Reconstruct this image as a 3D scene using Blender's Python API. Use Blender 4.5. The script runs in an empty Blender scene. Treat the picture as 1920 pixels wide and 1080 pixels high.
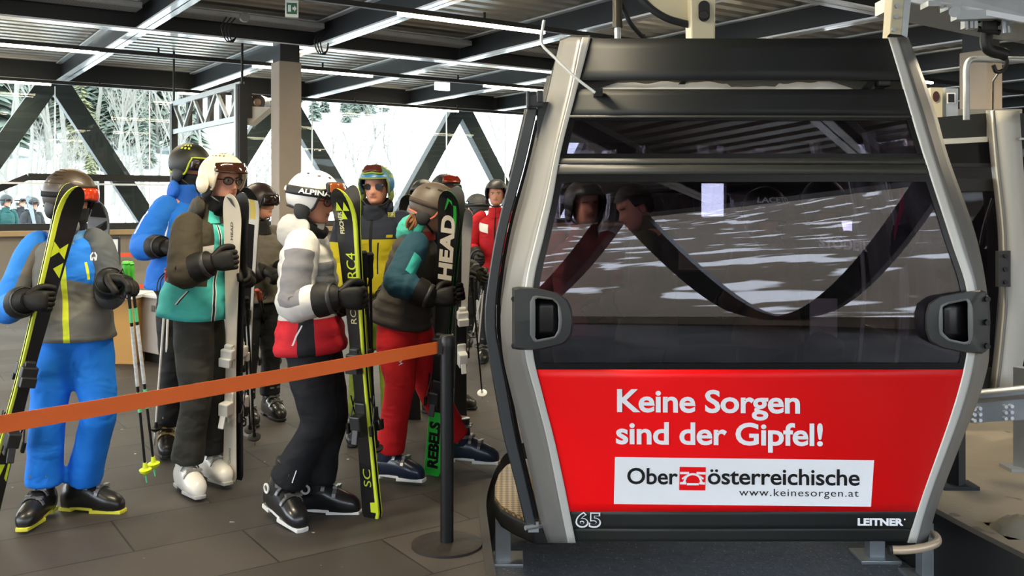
import bpy, bmesh, math, random
from mathutils import Vector, Matrix, noise
from math import sin, cos, pi, radians as R_
random.seed(7)
SC = bpy.context.scene
COL = SC.collection
V3 = Vector
UP = V3((0, 0, 1))
# ------------------------------------------------------------------ camera
FOC = 1750.0                       # focal length in pixels of the 1920 wide frame
CAMZ, HOR = 1.59, 383.0            # eye height, horizon row
cam = bpy.data.cameras.new('camera')
cam.sensor_width = 36.0
cam.lens = FOC / 1920 * 36
cam.shift_y = -(540 - HOR) / 1920
cam.clip_end = 600
camo = bpy.data.objects.new('camera', cam); COL.objects.link(camo)
camo.location = (0, 0, CAMZ); camo.rotation_euler = (pi / 2, 0, 0)
SC.camera = camo
# ------------------------------------------------------------------ exposure
SC.view_settings.view_transform = 'Standard'
SC.view_settings.look = 'None'
SC.view_settings.gamma = 1
SC.view_settings.use_curve_mapping = False
SC.view_settings.exposure = 1.42
SC.cycles.max_bounces = 8
SC.cycles.transparent_max_bounces = 16
SC.cycles.use_denoising = True
# ------------------------------------------------------------------ world: bright overcast, blue gap behind the viewer, brightened as fill light
W = bpy.data.worlds.new('sky'); SC.world = W; W.use_nodes = True
nt = W.node_tree; nt.nodes.clear()
wo = nt.nodes.new('ShaderNodeOutputWorld'); bg = nt.nodes.new('ShaderNodeBackground')
tc = nt.nodes.new('ShaderNodeTexCoord')
dt = nt.nodes.new('ShaderNodeVectorMath'); dt.operation = 'DOT_PRODUCT'; dt.inputs[1].default_value = (0.2, -0.95, 0.1)
mr = nt.nodes.new('ShaderNodeMapRange'); mr.inputs[1].default_value = 0.2; mr.inputs[2].default_value = 0.75
mx = nt.nodes.new('ShaderNodeMix'); mx.data_type = 'RGBA'
mx.inputs[6].default_value = (0.93, 0.97, 1.0, 1); mx.inputs[7].default_value = (1.02, 1.22, 1.48, 1)
nt.links.new(tc.outputs['Generated'], dt.inputs[0]); nt.links.new(dt.outputs['Value'], mr.inputs[0])
nt.links.new(mr.outputs[0], mx.inputs[0]); nt.links.new(mx.outputs[2], bg.inputs[0])
bg.inputs[1].default_value = 2.5
nt.links.new(bg.outputs[0], wo.inputs[0])
# low winter sun through thin cloud, reaching only the slopes outside
sl = bpy.data.lights.new('sun', 'SUN'); sl.energy = 0.8; sl.angle = R_(12)
so = bpy.data.objects.new('sun', sl); COL.objects.link(so); so.rotation_euler = (R_(48), 0, R_(35))

def P(px, py, Y):                  # a point seen at (px, py) of the photograph, Y metres ahead
    return V3(((px - 960) / FOC * Y, Y, CAMZ - (py - HOR) / FOC * Y))
UU = V3((0.8236, 0.5672, 0)); VV = V3((-0.5672, 0.8236, 0))   # the hall's own axes
def H(u, v, z=0.0): return UU * u + VV * v + V3((0, 0, z))
HROT = math.atan2(UU.y, UU.x)
def lerp(a, b, t): return a + (b - a) * t
def interp(tab, x):                # smooth table lookup
    n = len(tab)
    if x <= tab[0][0]: return tab[0][1]
    if x >= tab[-1][0]: return tab[-1][1]
    for i in range(n - 1):
        if tab[i][0] <= x <= tab[i + 1][0]:
            x0, y0 = tab[i]; x1, y1 = tab[i + 1]
            def sl_(k):
                if k == 0: return (tab[1][1] - tab[0][1]) / (tab[1][0] - tab[0][0])
                if k == n - 1: return (tab[-1][1] - tab[-2][1]) / (tab[-1][0] - tab[-2][0])
                a = (tab[k][1] - tab[k - 1][1]) / (tab[k][0] - tab[k - 1][0]); b = (tab[k + 1][1] - tab[k][1]) / (tab[k + 1][0] - tab[k][0])
                return 0 if a * b <= 0 else 2 * a * b / (a + b)
            h = x1 - x0; t = (x - x0) / h
            m0, m1 = sl_(i) * h, sl_(i + 1) * h
            return (2*t**3-3*t**2+1)*y0 + (t**3-2*t**2+t)*m0 + (-2*t**3+3*t**2)*y1 + (t**3-t**2)*m1
# ------------------------------------------------------------------ materials
def srgb(c):
    if isinstance(c, str): c = tuple(int(c[i:i+2], 16) for i in (0, 2, 4))
    return tuple(((v/255)/12.92 if v/255 <= 0.04045 else ((v/255+0.055)/1.055)**2.4) for v in c) + (1,)
MATS = {}
def _base(name):
    m = bpy.data.materials.new(name); m.use_nodes = True
    return m, m.node_tree, m.node_tree.nodes['Principled BSDF']
def mat(name, col='808080', rough=0.6, metal=0.0, var=0.12, nscale=6.0, bump=0.0, bscale=60.0, coat=0.0, regions=None, wrinkle=0.0, spec=0.5, speck=None):
    """colour with slight procedural variation; regions = [(colour, [(a,b,c),...])] where every a*u+b*v+c > 0"""
    if name in MATS: return MATS[name]
    m, t, b = _base(name); N = t.nodes.new; L = t.links.new
    c = srgb(col)
    tcn = N('ShaderNodeTexCoord')
    cur = None
    if regions:
        uv = N('ShaderNodeSeparateXYZ'); L(tcn.outputs['UV'], uv.inputs[0])
        rgb = N('ShaderNodeRGB'); rgb.outputs[0].default_value = c; cur = rgb.outputs[0]
        for rc, cons in regions:
            fac = None
            for (a, bb, cc) in cons:
                m1 = N('ShaderNodeMath'); m1.operation = 'MULTIPLY_ADD'; L(uv.outputs[0], m1.inputs[0]); m1.inputs[1].default_value = a; m1.inputs[2].default_value = cc
                m2 = N('ShaderNodeMath'); m2.operation = 'MULTIPLY_ADD'; L(uv.outputs[1], m2.inputs[0]); m2.inputs[1].default_value = bb; L(m1.outputs[0], m2.inputs[2])
                m3 = N('ShaderNodeMath'); m3.operation = 'GREATER_THAN'; L(m2.outputs[0], m3.inputs[0]); m3.inputs[1].default_value = 0
                if fac is None: fac = m3.outputs[0]
                else:
                    m4 = N('ShaderNodeMath'); m4.operation = 'MULTIPLY'; L(fac, m4.inputs[0]); L(m3.outputs[0], m4.inputs[1]); fac = m4.outputs[0]
            mx = N('ShaderNodeMix'); mx.data_type = 'RGBA'; L(fac, mx.inputs[0]); L(cur, mx.inputs[6]); mx.inputs[7].default_value = srgb(rc); cur = mx.outputs[2]
    nz = N('ShaderNodeTexNoise'); nz.inputs['Scale'].default_value = nscale; nz.inputs['Detail'].default_value = 4
    L(tcn.outputs['Object'], nz.inputs['Vector'])
    mr = N('ShaderNodeMapRange'); mr.inputs[3].default_value = 1 - var; mr.inputs[4].default_value = 1 + var; L(nz.outputs[0], mr.inputs[0])
    mm = N('ShaderNodeVectorMath'); mm.operation = 'SCALE'; L(mr.outputs[0], mm.inputs['Scale'])
    if cur is None: mm.inputs[0].default_value = c[:3]
    else: L(cur, mm.inputs[0])
    out = mm.outputs[0]
    if speck:                      # (colour, scale, threshold): scattered grains of another colour
        n2 = N('ShaderNodeTexNoise'); n2.inputs['Scale'].default_value = speck[1]; n2.inputs['Detail'].default_value = 2; L(tcn.outputs['Object'], n2.inputs['Vector'])
        g = N('ShaderNodeMapRange'); g.inputs[1].default_value = speck[2]; g.inputs[2].default_value = speck[2] + 0.04; L(n2.outputs[0], g.inputs[0])
        mx = N('ShaderNodeMix'); mx.data_type = 'RGBA'; L(g.outputs[0], mx.inputs[0]); L(out, mx.inputs[6]); mx.inputs[7].default_value = srgb(speck[0]); out = mx.outputs[2]
    L(out, b.inputs['Base Color'])
    b.inputs['Roughness'].default_value = rough; b.inputs['Metallic'].default_value = metal
    b.inputs['Specular IOR Level'].default_value = spec
    if coat: b.inputs['Coat Weight'].default_value = coat; b.inputs['Coat Roughness'].default_value = 0.08
    last = None
    if bump:
        n3 = N('ShaderNodeTexNoise'); n3.inputs['Scale'].default_value = bscale; n3.inputs['Detail'].default_value = 3; L(tcn.outputs['Object'], n3.inputs['Vector'])
        bp = N('ShaderNodeBump'); bp.inputs['Strength'].default_value = bump; bp.inputs['Distance'].default_value = 0.01; L(n3.outputs[0], bp.inputs['Height']); last = bp
    if wrinkle:
        mp = N('ShaderNodeMapping'); mp.inputs['Scale'].default_value = (6, 6, 9); mp.inputs['Rotation'].default_value = (0.6, 0.5, 0); L(tcn.outputs['Object'], mp.inputs[0])
        n4 = N('ShaderNodeTexNoise'); n4.inputs['Scale'].default_value = 1.0; n4.inputs['Detail'].default_value = 2; n4.inputs['Distortion'].default_value = 0.35; L(mp.outputs[0], n4.inputs['Vector'])
        bp = N('ShaderNodeBump'); bp.inputs['Strength'].default_value = wrinkle; bp.inputs['Distance'].default_value = 0.05; L(n4.outputs[0], bp.inputs['Height'])
        if last: L(last.outputs[0], bp.inputs['Normal'])
        last = bp
    if last: L(last.outputs[0], b.inputs['Normal'])
    MATS[name] = m
    return m
def cloth(name, col, regions=None, wrinkle=0.55, rough=0.75, var=0.08): return mat(name, col, rough, 0, var, 8, 0.12, 350, 0, regions, wrinkle, 0.3)
def emit(name, col, strength):
    if name in MATS: return MATS[name]
    m, t, b = _base(name)
    b.inputs['Base Color'].default_value = srgb(col); b.inputs['Emission Color'].default_value = srgb(col); b.inputs['Emission Strength'].default_value = strength
    MATS[name] = m; return m
def glass(name, tint, ior, rough=0.0):
    if name in MATS: return MATS[name]
    m = bpy.data.materials.new(name); m.use_nodes = True; t = m.node_tree; t.nodes.clear(); N = t.nodes.new; L = t.links.new
    o = N('ShaderNodeOutputMaterial'); mixn = N('ShaderNodeMixShader'); tr = N('ShaderNodeBsdfTransparent'); gl = N('ShaderNodeBsdfGlossy'); fr = N('ShaderNodeFresnel')
    tr.inputs[0].default_value = srgb(tint); gl.inputs['Roughness'].default_value = rough; fr.inputs[0].default_value = ior
    gl.inputs[0].default_value = (1, 1, 1, 1)
    ge = N('ShaderNodeNewGeometry'); io = N('ShaderNodeMix'); io.inputs[2].default_value = ior; io.inputs[3].default_value = 1/ior; L(ge.outputs['Backfacing'], io.inputs[0]); L(io.outputs[0], fr.inputs[0])
    L(fr.outputs[0], mixn.inputs[0]); L(tr.outputs[0], mixn.inputs[1]); L(gl.outputs[0], mixn.inputs[2]); L(mixn.outputs[0], o.inputs[0])
    MATS[name] = m; return m
# ------------------------------------------------------------------ mesh collecting
ORG = {}
class MB:
    def __init__(s): s.v = []; s.f = []; s.m = []; s.uv = []; s.has = False
    def add(s, vs, fs, mi=0, uvs=None):
        o = len(s.v); s.v += [V3(x) for x in vs]
        for k, f in enumerate(fs):
            s.f.append([o + i for i in f]); s.m.append(mi[k] if isinstance(mi, list) else mi)
            if uvs: s.uv.append(uvs[k]); s.has = True
            else: s.uv.append([(0, 0)] * len(f))
        return s
    def box(s, c, sx, sy, sz, ax=None, mi=0):
        c = V3(c); ax = ax or (V3((1,0,0)), V3((0,1,0)), V3((0,0,1)))
        vs = [c + ax[0]*(i*sx/2) + ax[1]*(j*sy/2) + ax[2]*(k*sz/2) for i in (-1,1) for j in (-1,1) for k in (-1,1)]
        return s.add(vs, [(0,1,3,2),(4,6,7,5),(0,4,5,1),(2,3,7,6),(0,2,6,4),(1,5,7,3)], mi)
    def beam(s, a, b, w, h, up=UP, mi=0):
        a, b = V3(a), V3(b); d = (b-a).normalized(); r = d.cross(V3(up))
        if r.length < 1e-4: r = d.cross(V3((1,0,0)))
        r.normalize(); u = r.cross(d)
        return s.box((a+b)/2, (b-a).length, w, h, (d, r, u), mi)
    def ibeam(s, a, b, w, h, tf=0.02, tw=0.014, mi=(0, 1)):      # web dark, flanges pale with window and snow light in their colour
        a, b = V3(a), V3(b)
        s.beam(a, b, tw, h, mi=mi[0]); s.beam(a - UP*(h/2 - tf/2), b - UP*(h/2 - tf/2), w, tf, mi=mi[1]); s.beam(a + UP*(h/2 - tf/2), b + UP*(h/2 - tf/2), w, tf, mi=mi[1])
        return s
    def rings(s, rs, cap=(True, True), closed=True, mi=0, vt=None, flip=False):
        n = len(rs[0]); base = len(s.v)
        for r in rs: s.v += [V3(p) for p in r]
        m = n if closed else n - 1
        for i in range(len(rs)-1):
            v0 = vt[i] if vt else i/(len(rs)-1); v1 = vt[i+1] if vt else (i+1)/(len(rs)-1)
            for j in range(m):
                k = (j+1) % n
                f = [base+i*n+j, base+i*n+k, base+(i+1)*n+k, base+(i+1)*n+j]
                uv = [(j/m, v0), ((j+1)/m, v0), ((j+1)/m, v1), (j/m, v1)]
                if flip: f.reverse(); uv.reverse()
                s.f.append(f); s.uv.append(uv); s.m.append(mi(i, j) if callable(mi) else mi)
        s.has = True
        if closed:
            for e, on in ((0, cap[0]), (len(rs)-1, cap[1])):
                if on:
                    f = [base+e*n+j for j in range(n)]
                    if (e == 0) != flip: f.reverse()
                    s.f.append(f); s.uv.append([(0.5, 0.0 if e == 0 else 1.0)]*n); s.m.append(0 if callable(mi) else mi)
        return s
    def tube(s, path, rad, seg=10, cap=(True, True), mi=0, ref=None, amp=0.0, seed=0.0, puff=None, squash=1.0, round_end=False):
        path = [V3(p) for p in path]; n = len(path)
        rad = rad if isinstance(rad, (list, tuple)) else [rad]*n
        rad = list(rad)
        if round_end:
            d = (path[-1]-path[-2]).normalized(); r = rad[-1]; e = path[-1]
            for k in (0.35, 0.7, 0.95): path.append(e + d*r*k); rad.append(r*math.sqrt(max(0.02, 1-k*k)))
            n = len(path)
        t0 = (path[1]-path[0]).normalized()
        r = (V3(ref) - t0*t0.dot(V3(ref))) if ref is not None else t0.orthogonal()
        r.normalize(); rs = []; acc = [0.0]
        for i in range(1, n): acc.append(acc[-1] + (path[i]-path[i-1]).length)
        for i in range(n):
            t = (path[min(i+1, n-1)]-path[max(i-1, 0)]).normalized()
            r = (r - t*r.dot(t)).normalized(); u = t.cross(r); ring = []
            for j in range(seg):
                a = 2*pi*j/seg; q = rad[i]
                if puff: q *= 1 + puff[1]*(abs(sin(pi*puff[0]*acc[i]/acc[-1]))**0.6 - 0.6)
                if amp:
                    pt = path[i] + (r*cos(a)+u*sin(a))*q
                    q *= 1 + amp*noise.noise(V3((pt.x*9+seed, pt.y*9, pt.z*13+seed))) + amp*0.7*noise.noise(pt*35)
                ring.append(path[i] + r*cos(a)*q + u*sin(a)*q*squash)
            rs.append(ring)
        return s.rings(rs, cap, True, mi, [a/acc[-1] for a in acc])
    def ball(s, c, rx, ry, rz, ax=None, seg=16, rg=10, mi=0):
        ax = ax or (V3((1,0,0)), V3((0,1,0)), V3((0,0,1))); rs = []
        for i in range(rg+1):
            th = -pi/2 + pi*i/rg; cc = max(cos(th), 0.02)
            rs.append([V3(c) + ax[0]*(rx*cc*cos(2*pi*j/seg)) + ax[1]*(ry*cc*sin(2*pi*j/seg)) + ax[2]*(rz*sin(th)) for j in range(seg)])
        return s.rings(rs, mi=mi)
    def prism(s, poly, off, mi=0):             # polygon (world points) swept by a vector
        n = len(poly); off = V3(off); a = [V3(p) for p in poly]; b = [p + off for p in a]
        nm = V3((0,0,0))
        for i in range(n): nm += a[i].cross(a[(i+1) % n])
        fl = nm.dot(off) > 0
        fs = [list(range(n)), list(range(n, 2*n))[::-1]] + [[i, n+i, n+(i+1) % n, (i+1) % n] for i in range(n)]
        if fl: fs = [f[::-1] for f in fs]
        return s.add(a+b, fs, mi)
    def grid(s, g, mi=0, flip=False):
        n = len(g[0]); base = len(s.v)
        for r in g: s.v += [V3(p) for p in r]
        for i in range(len(g)-1):
            for j in range(n-1):
                f = [base+i*n+j, base+i*n+j+1, base+(i+1)*n+j+1, base+(i+1)*n+j]
                uv = [(j/(n-1), i/(len(g)-1)), ((j+1)/(n-1), i/(len(g)-1)), ((j+1)/(n-1), (i+1)/(len(g)-1)), (j/(n-1), (i+1)/(len(g)-1))]
                if flip: f.reverse(); uv.reverse()
                s.f.append(f); s.uv.append(uv); s.m.append(mi)
        s.has = True
        return s
    def build(s, name, mats, parent=None, origin=None, smooth=40, bevel=0.0, solid=0.0, remesh=0.0, sub=0, solid_off=-1.0, recalc=False):
        me = bpy.data.meshes.new(name)
        if parent is not None: origin = ORG[parent.name]
        if origin is None:
            xs = [p.x for p in s.v]; ys = [p.y for p in s.v]; zs = [p.z for p in s.v]
            origin = V3(((min(xs)+max(xs))/2, (min(ys)+max(ys))/2, min(zs)))
        origin = V3(origin)
        me.from_pydata([tuple(p - origin) for p in s.v], [], s.f)
        mats = mats if isinstance(mats, (list, tuple)) else [mats]
        for m in mats: me.materials.append(m)
        me.polygons.foreach_set('material_index', s.m)
        if s.has:
            l = me.uv_layers.new(name='UVMap'); flat = []
            for u in s.uv:
                for q in u: flat += [q[0], q[1]]
            l.data.foreach_set('uv', flat)
        me.validate()
        if recalc:
            bb = bmesh.new(); bb.from_mesh(me); bmesh.ops.recalc_face_normals(bb, faces=bb.faces); bb.to_mesh(me); bb.free()
        if smooth:
            me.polygons.foreach_set('use_smooth', [True]*len(me.polygons))
            if smooth < 180: me.set_sharp_from_angle(angle=R_(smooth))
        me.update()
        o = bpy.data.objects.new(name, me); COL.objects.link(o)
        ORG[o.name] = origin
        if parent is not None: o.parent = parent
        else: o.location = origin
        if remesh:
            r = o.modifiers.new('remesh', 'REMESH'); r.mode = 'VOXEL'; r.voxel_size = remesh; r.use_smooth_shade = True
            sm = o.modifiers.new('smooth', 'SMOOTH'); sm.factor = 0.6; sm.iterations = 6
        if solid:
            q = o.modifiers.new('solid', 'SOLIDIFY'); q.thickness = solid; q.offset = solid_off
        if bevel:
            bv = o.modifiers.new('bevel', 'BEVEL'); bv.width = bevel; bv.segments = 2; bv.limit_method = 'ANGLE'; bv.angle_limit = R_(35)
        if sub:
            q = o.modifiers.new('subdivision', 'SUBSURF'); q.levels = sub; q.render_levels = sub
        return o
def tag(o, label, cat, group=None):
    o['label'] = label; o['category'] = cat
    if group: o['group'] = group
    return o
def struct(o): o['kind'] = 'structure'; return o
def thing(name, label, cat, loc, group=None):
    o = bpy.data.objects.new(name, None); COL.objects.link(o); o.location = loc; o.empty_display_size = 0.05
    ORG[o.name] = V3(loc)
    return tag(o, label, cat, group)
def copy_tree(o, loc, rotz=0.0, scale=1.0, label=None, group=None):
    def cp(a, par):
        c = a.copy(); COL.objects.link(c); c.parent = par
        for ch in a.children: cp(ch, c)
        return c
    kids = list(o.children)
    c = o.copy(); COL.objects.link(c); c.location = loc; c.rotation_euler = (0, 0, rotz); c.scale = (scale, scale, scale)
    for ch in kids: cp(ch, c)
    if label: c['label'] = label
    if group: c['group'] = group
    ORG[c.name] = V3(loc)
    return c
def cat_path(pts, n=6):            # Catmull-Rom through points (tuples of any length as Vectors)
    pts = [V3(p) for p in pts]; q = [pts[0]*2-pts[1]] + pts + [pts[-1]*2-pts[-2]]; out = []
    for i in range(1, len(q)-2):
        for k in range(n):
            t = k/n; a, b, c, d = q[i-1], q[i], q[i+1], q[i+2]
            out.append(0.5*((2*b) + (c-a)*t + (2*a-5*b+4*c-d)*t*t + (3*b-a-3*c+d)*t**3))
    out.append(pts[-1]); return out
def cat_vals(vals, n=6):
    return [p.x for p in cat_path([(v, 0, 0) for v in vals], n)]
TXT = {}
def glyphs(s, bold=0.0, space=1.0):
    k = (s, bold, space)
    if k in TXT: return TXT[k]
    c = bpy.data.curves.new('t', 'FONT'); c.body = s; c.offset = bold; c.space_character = space; c.resolution_u = 4
    o = bpy.data.objects.new('t', c); me = bpy.data.meshes.new_from_object(o)
    vs = [(v.co.x, v.co.y) for v in me.vertices]; fs = [list(p.vertices) for p in me.polygons]
    bpy.data.objects.remove(o); bpy.data.curves.remove(c); bpy.data.meshes.remove(me)
    x0 = min(v[0] for v in vs); x1 = max(v[0] for v in vs); y0 = min(v[1] for v in vs); y1 = max(v[1] for v in vs)
    vs = [((x-x0)/(x1-x0), (y-y0)/(y1-y0)) for x, y in vs]
    TXT[k] = (vs, fs, (x1-x0)/(y1-y0)); return TXT[k]
def text(mb, s, fn, bold=0.0, space=1.0, mi=0):   # fn maps (0..1, 0..1) of the lettering's box to a world point
    vs, fs, asp = glyphs(s, bold, space)
    return mb.add([fn(u, v) for u, v in vs], fs, mi)
# ================================================================== the hall
def floor_material():
    m, t, b = _base('rubber_floor'); N = t.nodes.new; L = t.links.new
    tcn = N('ShaderNodeTexCoord'); mp = N('ShaderNodeMapping'); mp.inputs['Rotation'].default_value = (0, 0, -HROT); L(tcn.outputs['Object'], mp.inputs[0])
    br = N('ShaderNodeTexBrick'); br.inputs['Scale'].default_value = 1.0; br.inputs['Brick Width'].default_value = 1.0; br.inputs['Row Height'].default_value = 0.5
    br.inputs['Mortar Size'].default_value = 0.005; br.inputs['Color1'].default_value = srgb('453f3a'); br.inputs['Color2'].default_value = srgb('36312d'); br.inputs['Mortar'].default_value = srgb('201d1b'); br.inputs['Bias'].default_value = -0.2
    L(mp.outputs[0], br.inputs['Vector'])
    nz = N('ShaderNodeTexNoise'); nz.inputs['Scale'].default_value = 1.6; nz.inputs['Detail'].default_value = 6; L(tcn.outputs['Object'], nz.inputs['Vector'])
    mr = N('ShaderNodeMapRange'); mr.inputs[3].default_value = 0.72; mr.inputs[4].default_value = 1.3; L(nz.outputs[0], mr.inputs[0])
    mm = N('ShaderNodeVectorMath'); mm.operation = 'SCALE'; L(br.outputs[0], mm.inputs[0]); L(mr.outputs[0], mm.inputs['Scale'])
    n2 = N('ShaderNodeTexNoise'); n2.inputs['Scale'].default_value = 14; n2.inputs['Detail'].default_value = 3; L(tcn.outputs['Object'], n2.inputs['Vector'])
    g = N('ShaderNodeMapRange'); g.inputs[1].default_value = 0.725; g.inputs[2].default_value = 0.76; L(n2.outputs[0], g.inputs[0])
    mx = N('ShaderNodeMix'); mx.data_type = 'RGBA'; L(g.outputs[0], mx.inputs[0]); L(mm.outputs[0], mx.inputs[6]); mx.inputs[7].default_value = srgb('b9b4ac')
    L(mx.outputs[2], b.inputs['Base Color']); b.inputs['Specular IOR Level'].default_value = 0.35
    rr = N('ShaderNodeMapRange'); rr.inputs[3].default_value = 0.45; rr.inputs[4].default_value = 0.85; L(nz.outputs[0], rr.inputs[0]); L(rr.outputs[0], b.inputs['Roughness'])
    n3 = N('ShaderNodeTexNoise'); n3.inputs['Scale'].default_value = 180; L(tcn.outputs['Object'], n3.inputs['Vector'])
    bp = N('ShaderNodeBump'); bp.inputs['Strength'].default_value = 0.25; bp.inputs['Distance'].default_value = 0.004; L(n3.outputs[0], bp.inputs['Height']); L(bp.outputs[0], b.inputs['Normal'])
    return m
RUB = floor_material()
STEEL_D = mat('anthracite_steel', '222427', 0.5, 0, 0.08, 2, spec=0.4)
STEEL_W = mat('lit_flange_pale_steel', 'e9edf2', 0.3, 0, 0.05, 3, coat=.8, spec=.8)  # on the beams this white stands in for reflected daylight; plain pale metal elsewhere
BLACK = mat('black_paint', '131313', 0.5, 0, 0.1)
GALV = mat('galvanised', 'aeb2b4', 0.42, 0.75, 0.15, 14)
CONC = mat('concrete', 'a3978a', 0.9, 0, 0.12, 3, 0.25, 40)
BEIGE_PANEL = mat('beige_board', 'a39a8b', 0.75, 0, 0.07, 3)
RUBBER = mat('black_rubber', '181818', 0.65, 0, 0.1)
DECK = mat('deck_sheet', 'b5b2aa', 0.32, 0.15, 0.08, 2, spec=.7)
edgeL = cat_path([(0.6,1.2,0),(0.15,2.8,0),(-.06,3.7,0),(-.145,4.6,0),(-.165,5.1,0),(-.11,5.7,0),(0,6.1,0),(.5,7.0,0),(1.5,7.9,0),(3.2,8.3,0)], 5)
poly = [V3((p.x, p.y, 0)) for p in edgeL] + [V3((30, 8.3, 0)), V3((30, 45, 0)), H(-14, 16.7), H(-14, -4), H(14, -4), V3((13, 1.2, 0))]
mb = MB(); mb.prism(poly, (0, 0, -0.16)); struct(mb.build('floor', RUB, origin=(0, 0, 0), smooth=0))
# rim along the platform edge
mb = MB(); mb.rings([[p + V3((dx, 0, dz)) for dx, dz in ((-.012, .006), (.03, .006), (.03, -.5), (-.012, -.5))] for p in edgeL[3:]], (True, True)); struct(mb.build('trim_1', mat('edge_rubber', '2b2826', .6), smooth=30))
# pit under the cabin track
PITZ = -0.36
GRAV = mat('pit_gravel', '77787b', 0.9, 0, 0.35, 24, 0.7, 55, speck=('c9c9c6', 60, 0.66))
mb = MB(); mb.box((1.6, 5, PITZ - .05), 7, 9, 0.1); struct(mb.build('floor_pit', GRAV, smooth=0))
edgeR = cat_path([(2.9,1.6,0),(2.55,3.0,0),(2.33,4.1,0),(2.2,4.8,0),(2.12,5.6,0),(2.2,6.6,0),(2.6,7.6,0),(3.4,8.3,0)], 5)
SAND = mat('dusty_concrete', '7d7363', 0.95, 0, 0.28, 1.8, 0.3, 30, speck=('5d564c', 5, 0.66))
poly = [V3((p.x + .03, p.y, -0.02)) for p in edgeR] + [V3((30, 8.3, -.02)), V3((30, 1.6, -.02))]
mb = MB(); mb.prism(poly, (0, 0, -0.3)); struct(mb.build('floor_side', SAND, origin=(0, 0, 0), smooth=0))
mb = MB(); mb.rings([[p + V3((dx, 0, dz)) for dx, dz in ((-.02, .0), (.03, .0), (.03, -.45), (-.02, -.45))] for p in edgeR]); struct(mb.build('trim_2', RUBBER, smooth=30))
# corrugated roof deck (ribs run along the hall)
zs = []; v = -4.2; k = 0
while v < 17.2:
    zs += [(v, 3.90), (v + .11, 3.90), (v + .14, 3.97), (v + .23, 3.97)]; v += 0.26
mb = MB(); mb.grid([[H(u, a, z) for u in (-10, 26)] for a, z in zs]); struct(mb.build('ceiling', DECK, origin=H(8, 4, 3.9), smooth=0, solid=.02))
# walls
mb = MB(); mb.box(H(6, 16.62, .55), 32, .2, 1.1, (UU, VV, UP)); wall = struct(mb.build('wall_back', BEIGE_PANEL, smooth=0))
mb = MB(); mb.box(H(6, 16.5, 1.13), 32, .26, .08, (UU, VV, UP)); struct(mb.build('trim_3', mat('sill_board', 'b49a74', .6), smooth=0))
mb = MB(); mb.box(H(24, 4, 2.0), .2, 26, 4.4, (UU, VV, UP)); struct(mb.build('wall_right', mat('plant_wall', '2a2a2b', .8), smooth=0))
mb = MB(); mb.box(H(19.0, 6.6, 1.7), .2, 4.5, 3.4, (UU, VV, UP)); struct(mb.build('wall_side', mat('pale_render', 'b3aa98', .8), smooth=0))
DARKW = mat('plant_wall', '2a2a2b', .8)
for a, b in ((13.4, 17.0), (17.9, 24)):
    mb = MB(); mb.box(H((a+b)/2, 16.45, 2.36), b - a, .1, 2.5, (UU, VV, UP)); struct(mb.build('wall_partition', DARKW, smooth=0))
mb = MB(); mb.box(H(17.45, 16.45, 2.9), .9, .1, 1.5, (UU, VV, UP)); struct(mb.build('wall_partition', DARKW, smooth=0))
WIN = glass('hall_glass', 'f4faf8', 1.25)
FR = mat('window_frame_grey', '2e3133', .5)
n = 0
for k in range(16):                 # back glazing, full height between sill and eave
    u0 = -3.4 + k * 1.47
    n += 1
    mb = MB(); mb.box(H(u0 + .735, 16.66, 2.36), 1.45, .012, 2.36, (UU, VV, UP)); w = struct(mb.build('window_%d' % n, WIN, smooth=0))
    mb = MB(); mb.box(H(u0 + .735, 16.62, 1.22), 1.47, .08, .12, (UU, VV, UP)); mb.box(H(u0, 16.66, 2.3), .014, .03, 2.4, (UU, VV, UP), mi=1)
    mb.build('window_frame', [FR, mat('joint_white', 'dfe3e3', .5)], w, smooth=0)
# transom rail and posts
t = thing('handrail', 'black steel handrail across the back glazing with a sloping end at the left', 'handrail', H(2, 16.35, 0))
zt = 2.02
mb = MB(); mb.beam(H(2.05, 16.35, zt), H(4.9, 16.35, zt), .07, .11); mb.beam(H(2.05, 16.35, zt), H(1.2, 16.35, 1.62), .07, .1); mb.build('top_rail', BLACK, t, smooth=0)
mb = MB(); mb.beam(H(1.2, 16.28, zt - .1), H(4.9, 16.28, zt - .11), .05, .03); mb.build('lower_rail', STEEL_W, t, smooth=0)
for u in (3.12, 4.9):
    mb = MB(); mb.beam(H(u, 16.35, 1.17), H(u, 16.35, zt), .08, .1, VV); mb.build('post', BLACK, t, smooth=0)
# truss braces: V shapes from eave to sill
def brace(u0, z0, u1, z1, v, label, group):
    mb = MB(); a, b = H(u0, v, z0), H(u1, v, z1); d = (b - a).normalized(); q = d.cross(VV)
    mb.beam(a, b, .22, .30, q)
    for s in (-1, 1): mb.beam(a + q*(s*.15), b + q*(s*.15), .22, .012, q, mi=1)
    tag(mb.build('roof_brace', [STEEL_D, STEEL_D], smooth=0, bevel=.006), label, 'brace', group)
for c in (-1.4, 2.5, 6.42, 10.35, 14.27):
    for s in (-1, 1):
        brace(c + s*.06, 3.6, c + s*1.96, .55, 16.98, 'dark grey diagonal steel brace in front of the snowy back glazing', 'diagonal braces along the back glazing')
# opposite side behind the viewer (seen mirrored in the cabin window)
mb = MB(); mb.box(H(6, -3.9, .4), 32, .2, .8, (UU, VV, UP)); struct(mb.build('wall_front', BEIGE_PANEL, smooth=0))
mb = MB(); mb.box(H(6, -3.9, 3.7), 32, .3, .35, (UU, VV, UP)); struct(mb.build('trim_4', STEEL_D, smooth=0))
for c in (-8.55, -4.65, -.75, 3.15, 7.05):
    for s in (-1, 1):
        brace(c + s*.06, 3.6, c + s*1.96, .55, -3.6, 'diagonal steel brace seen mirrored in the cabin window', 'mirrored diagonal braces')
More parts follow.
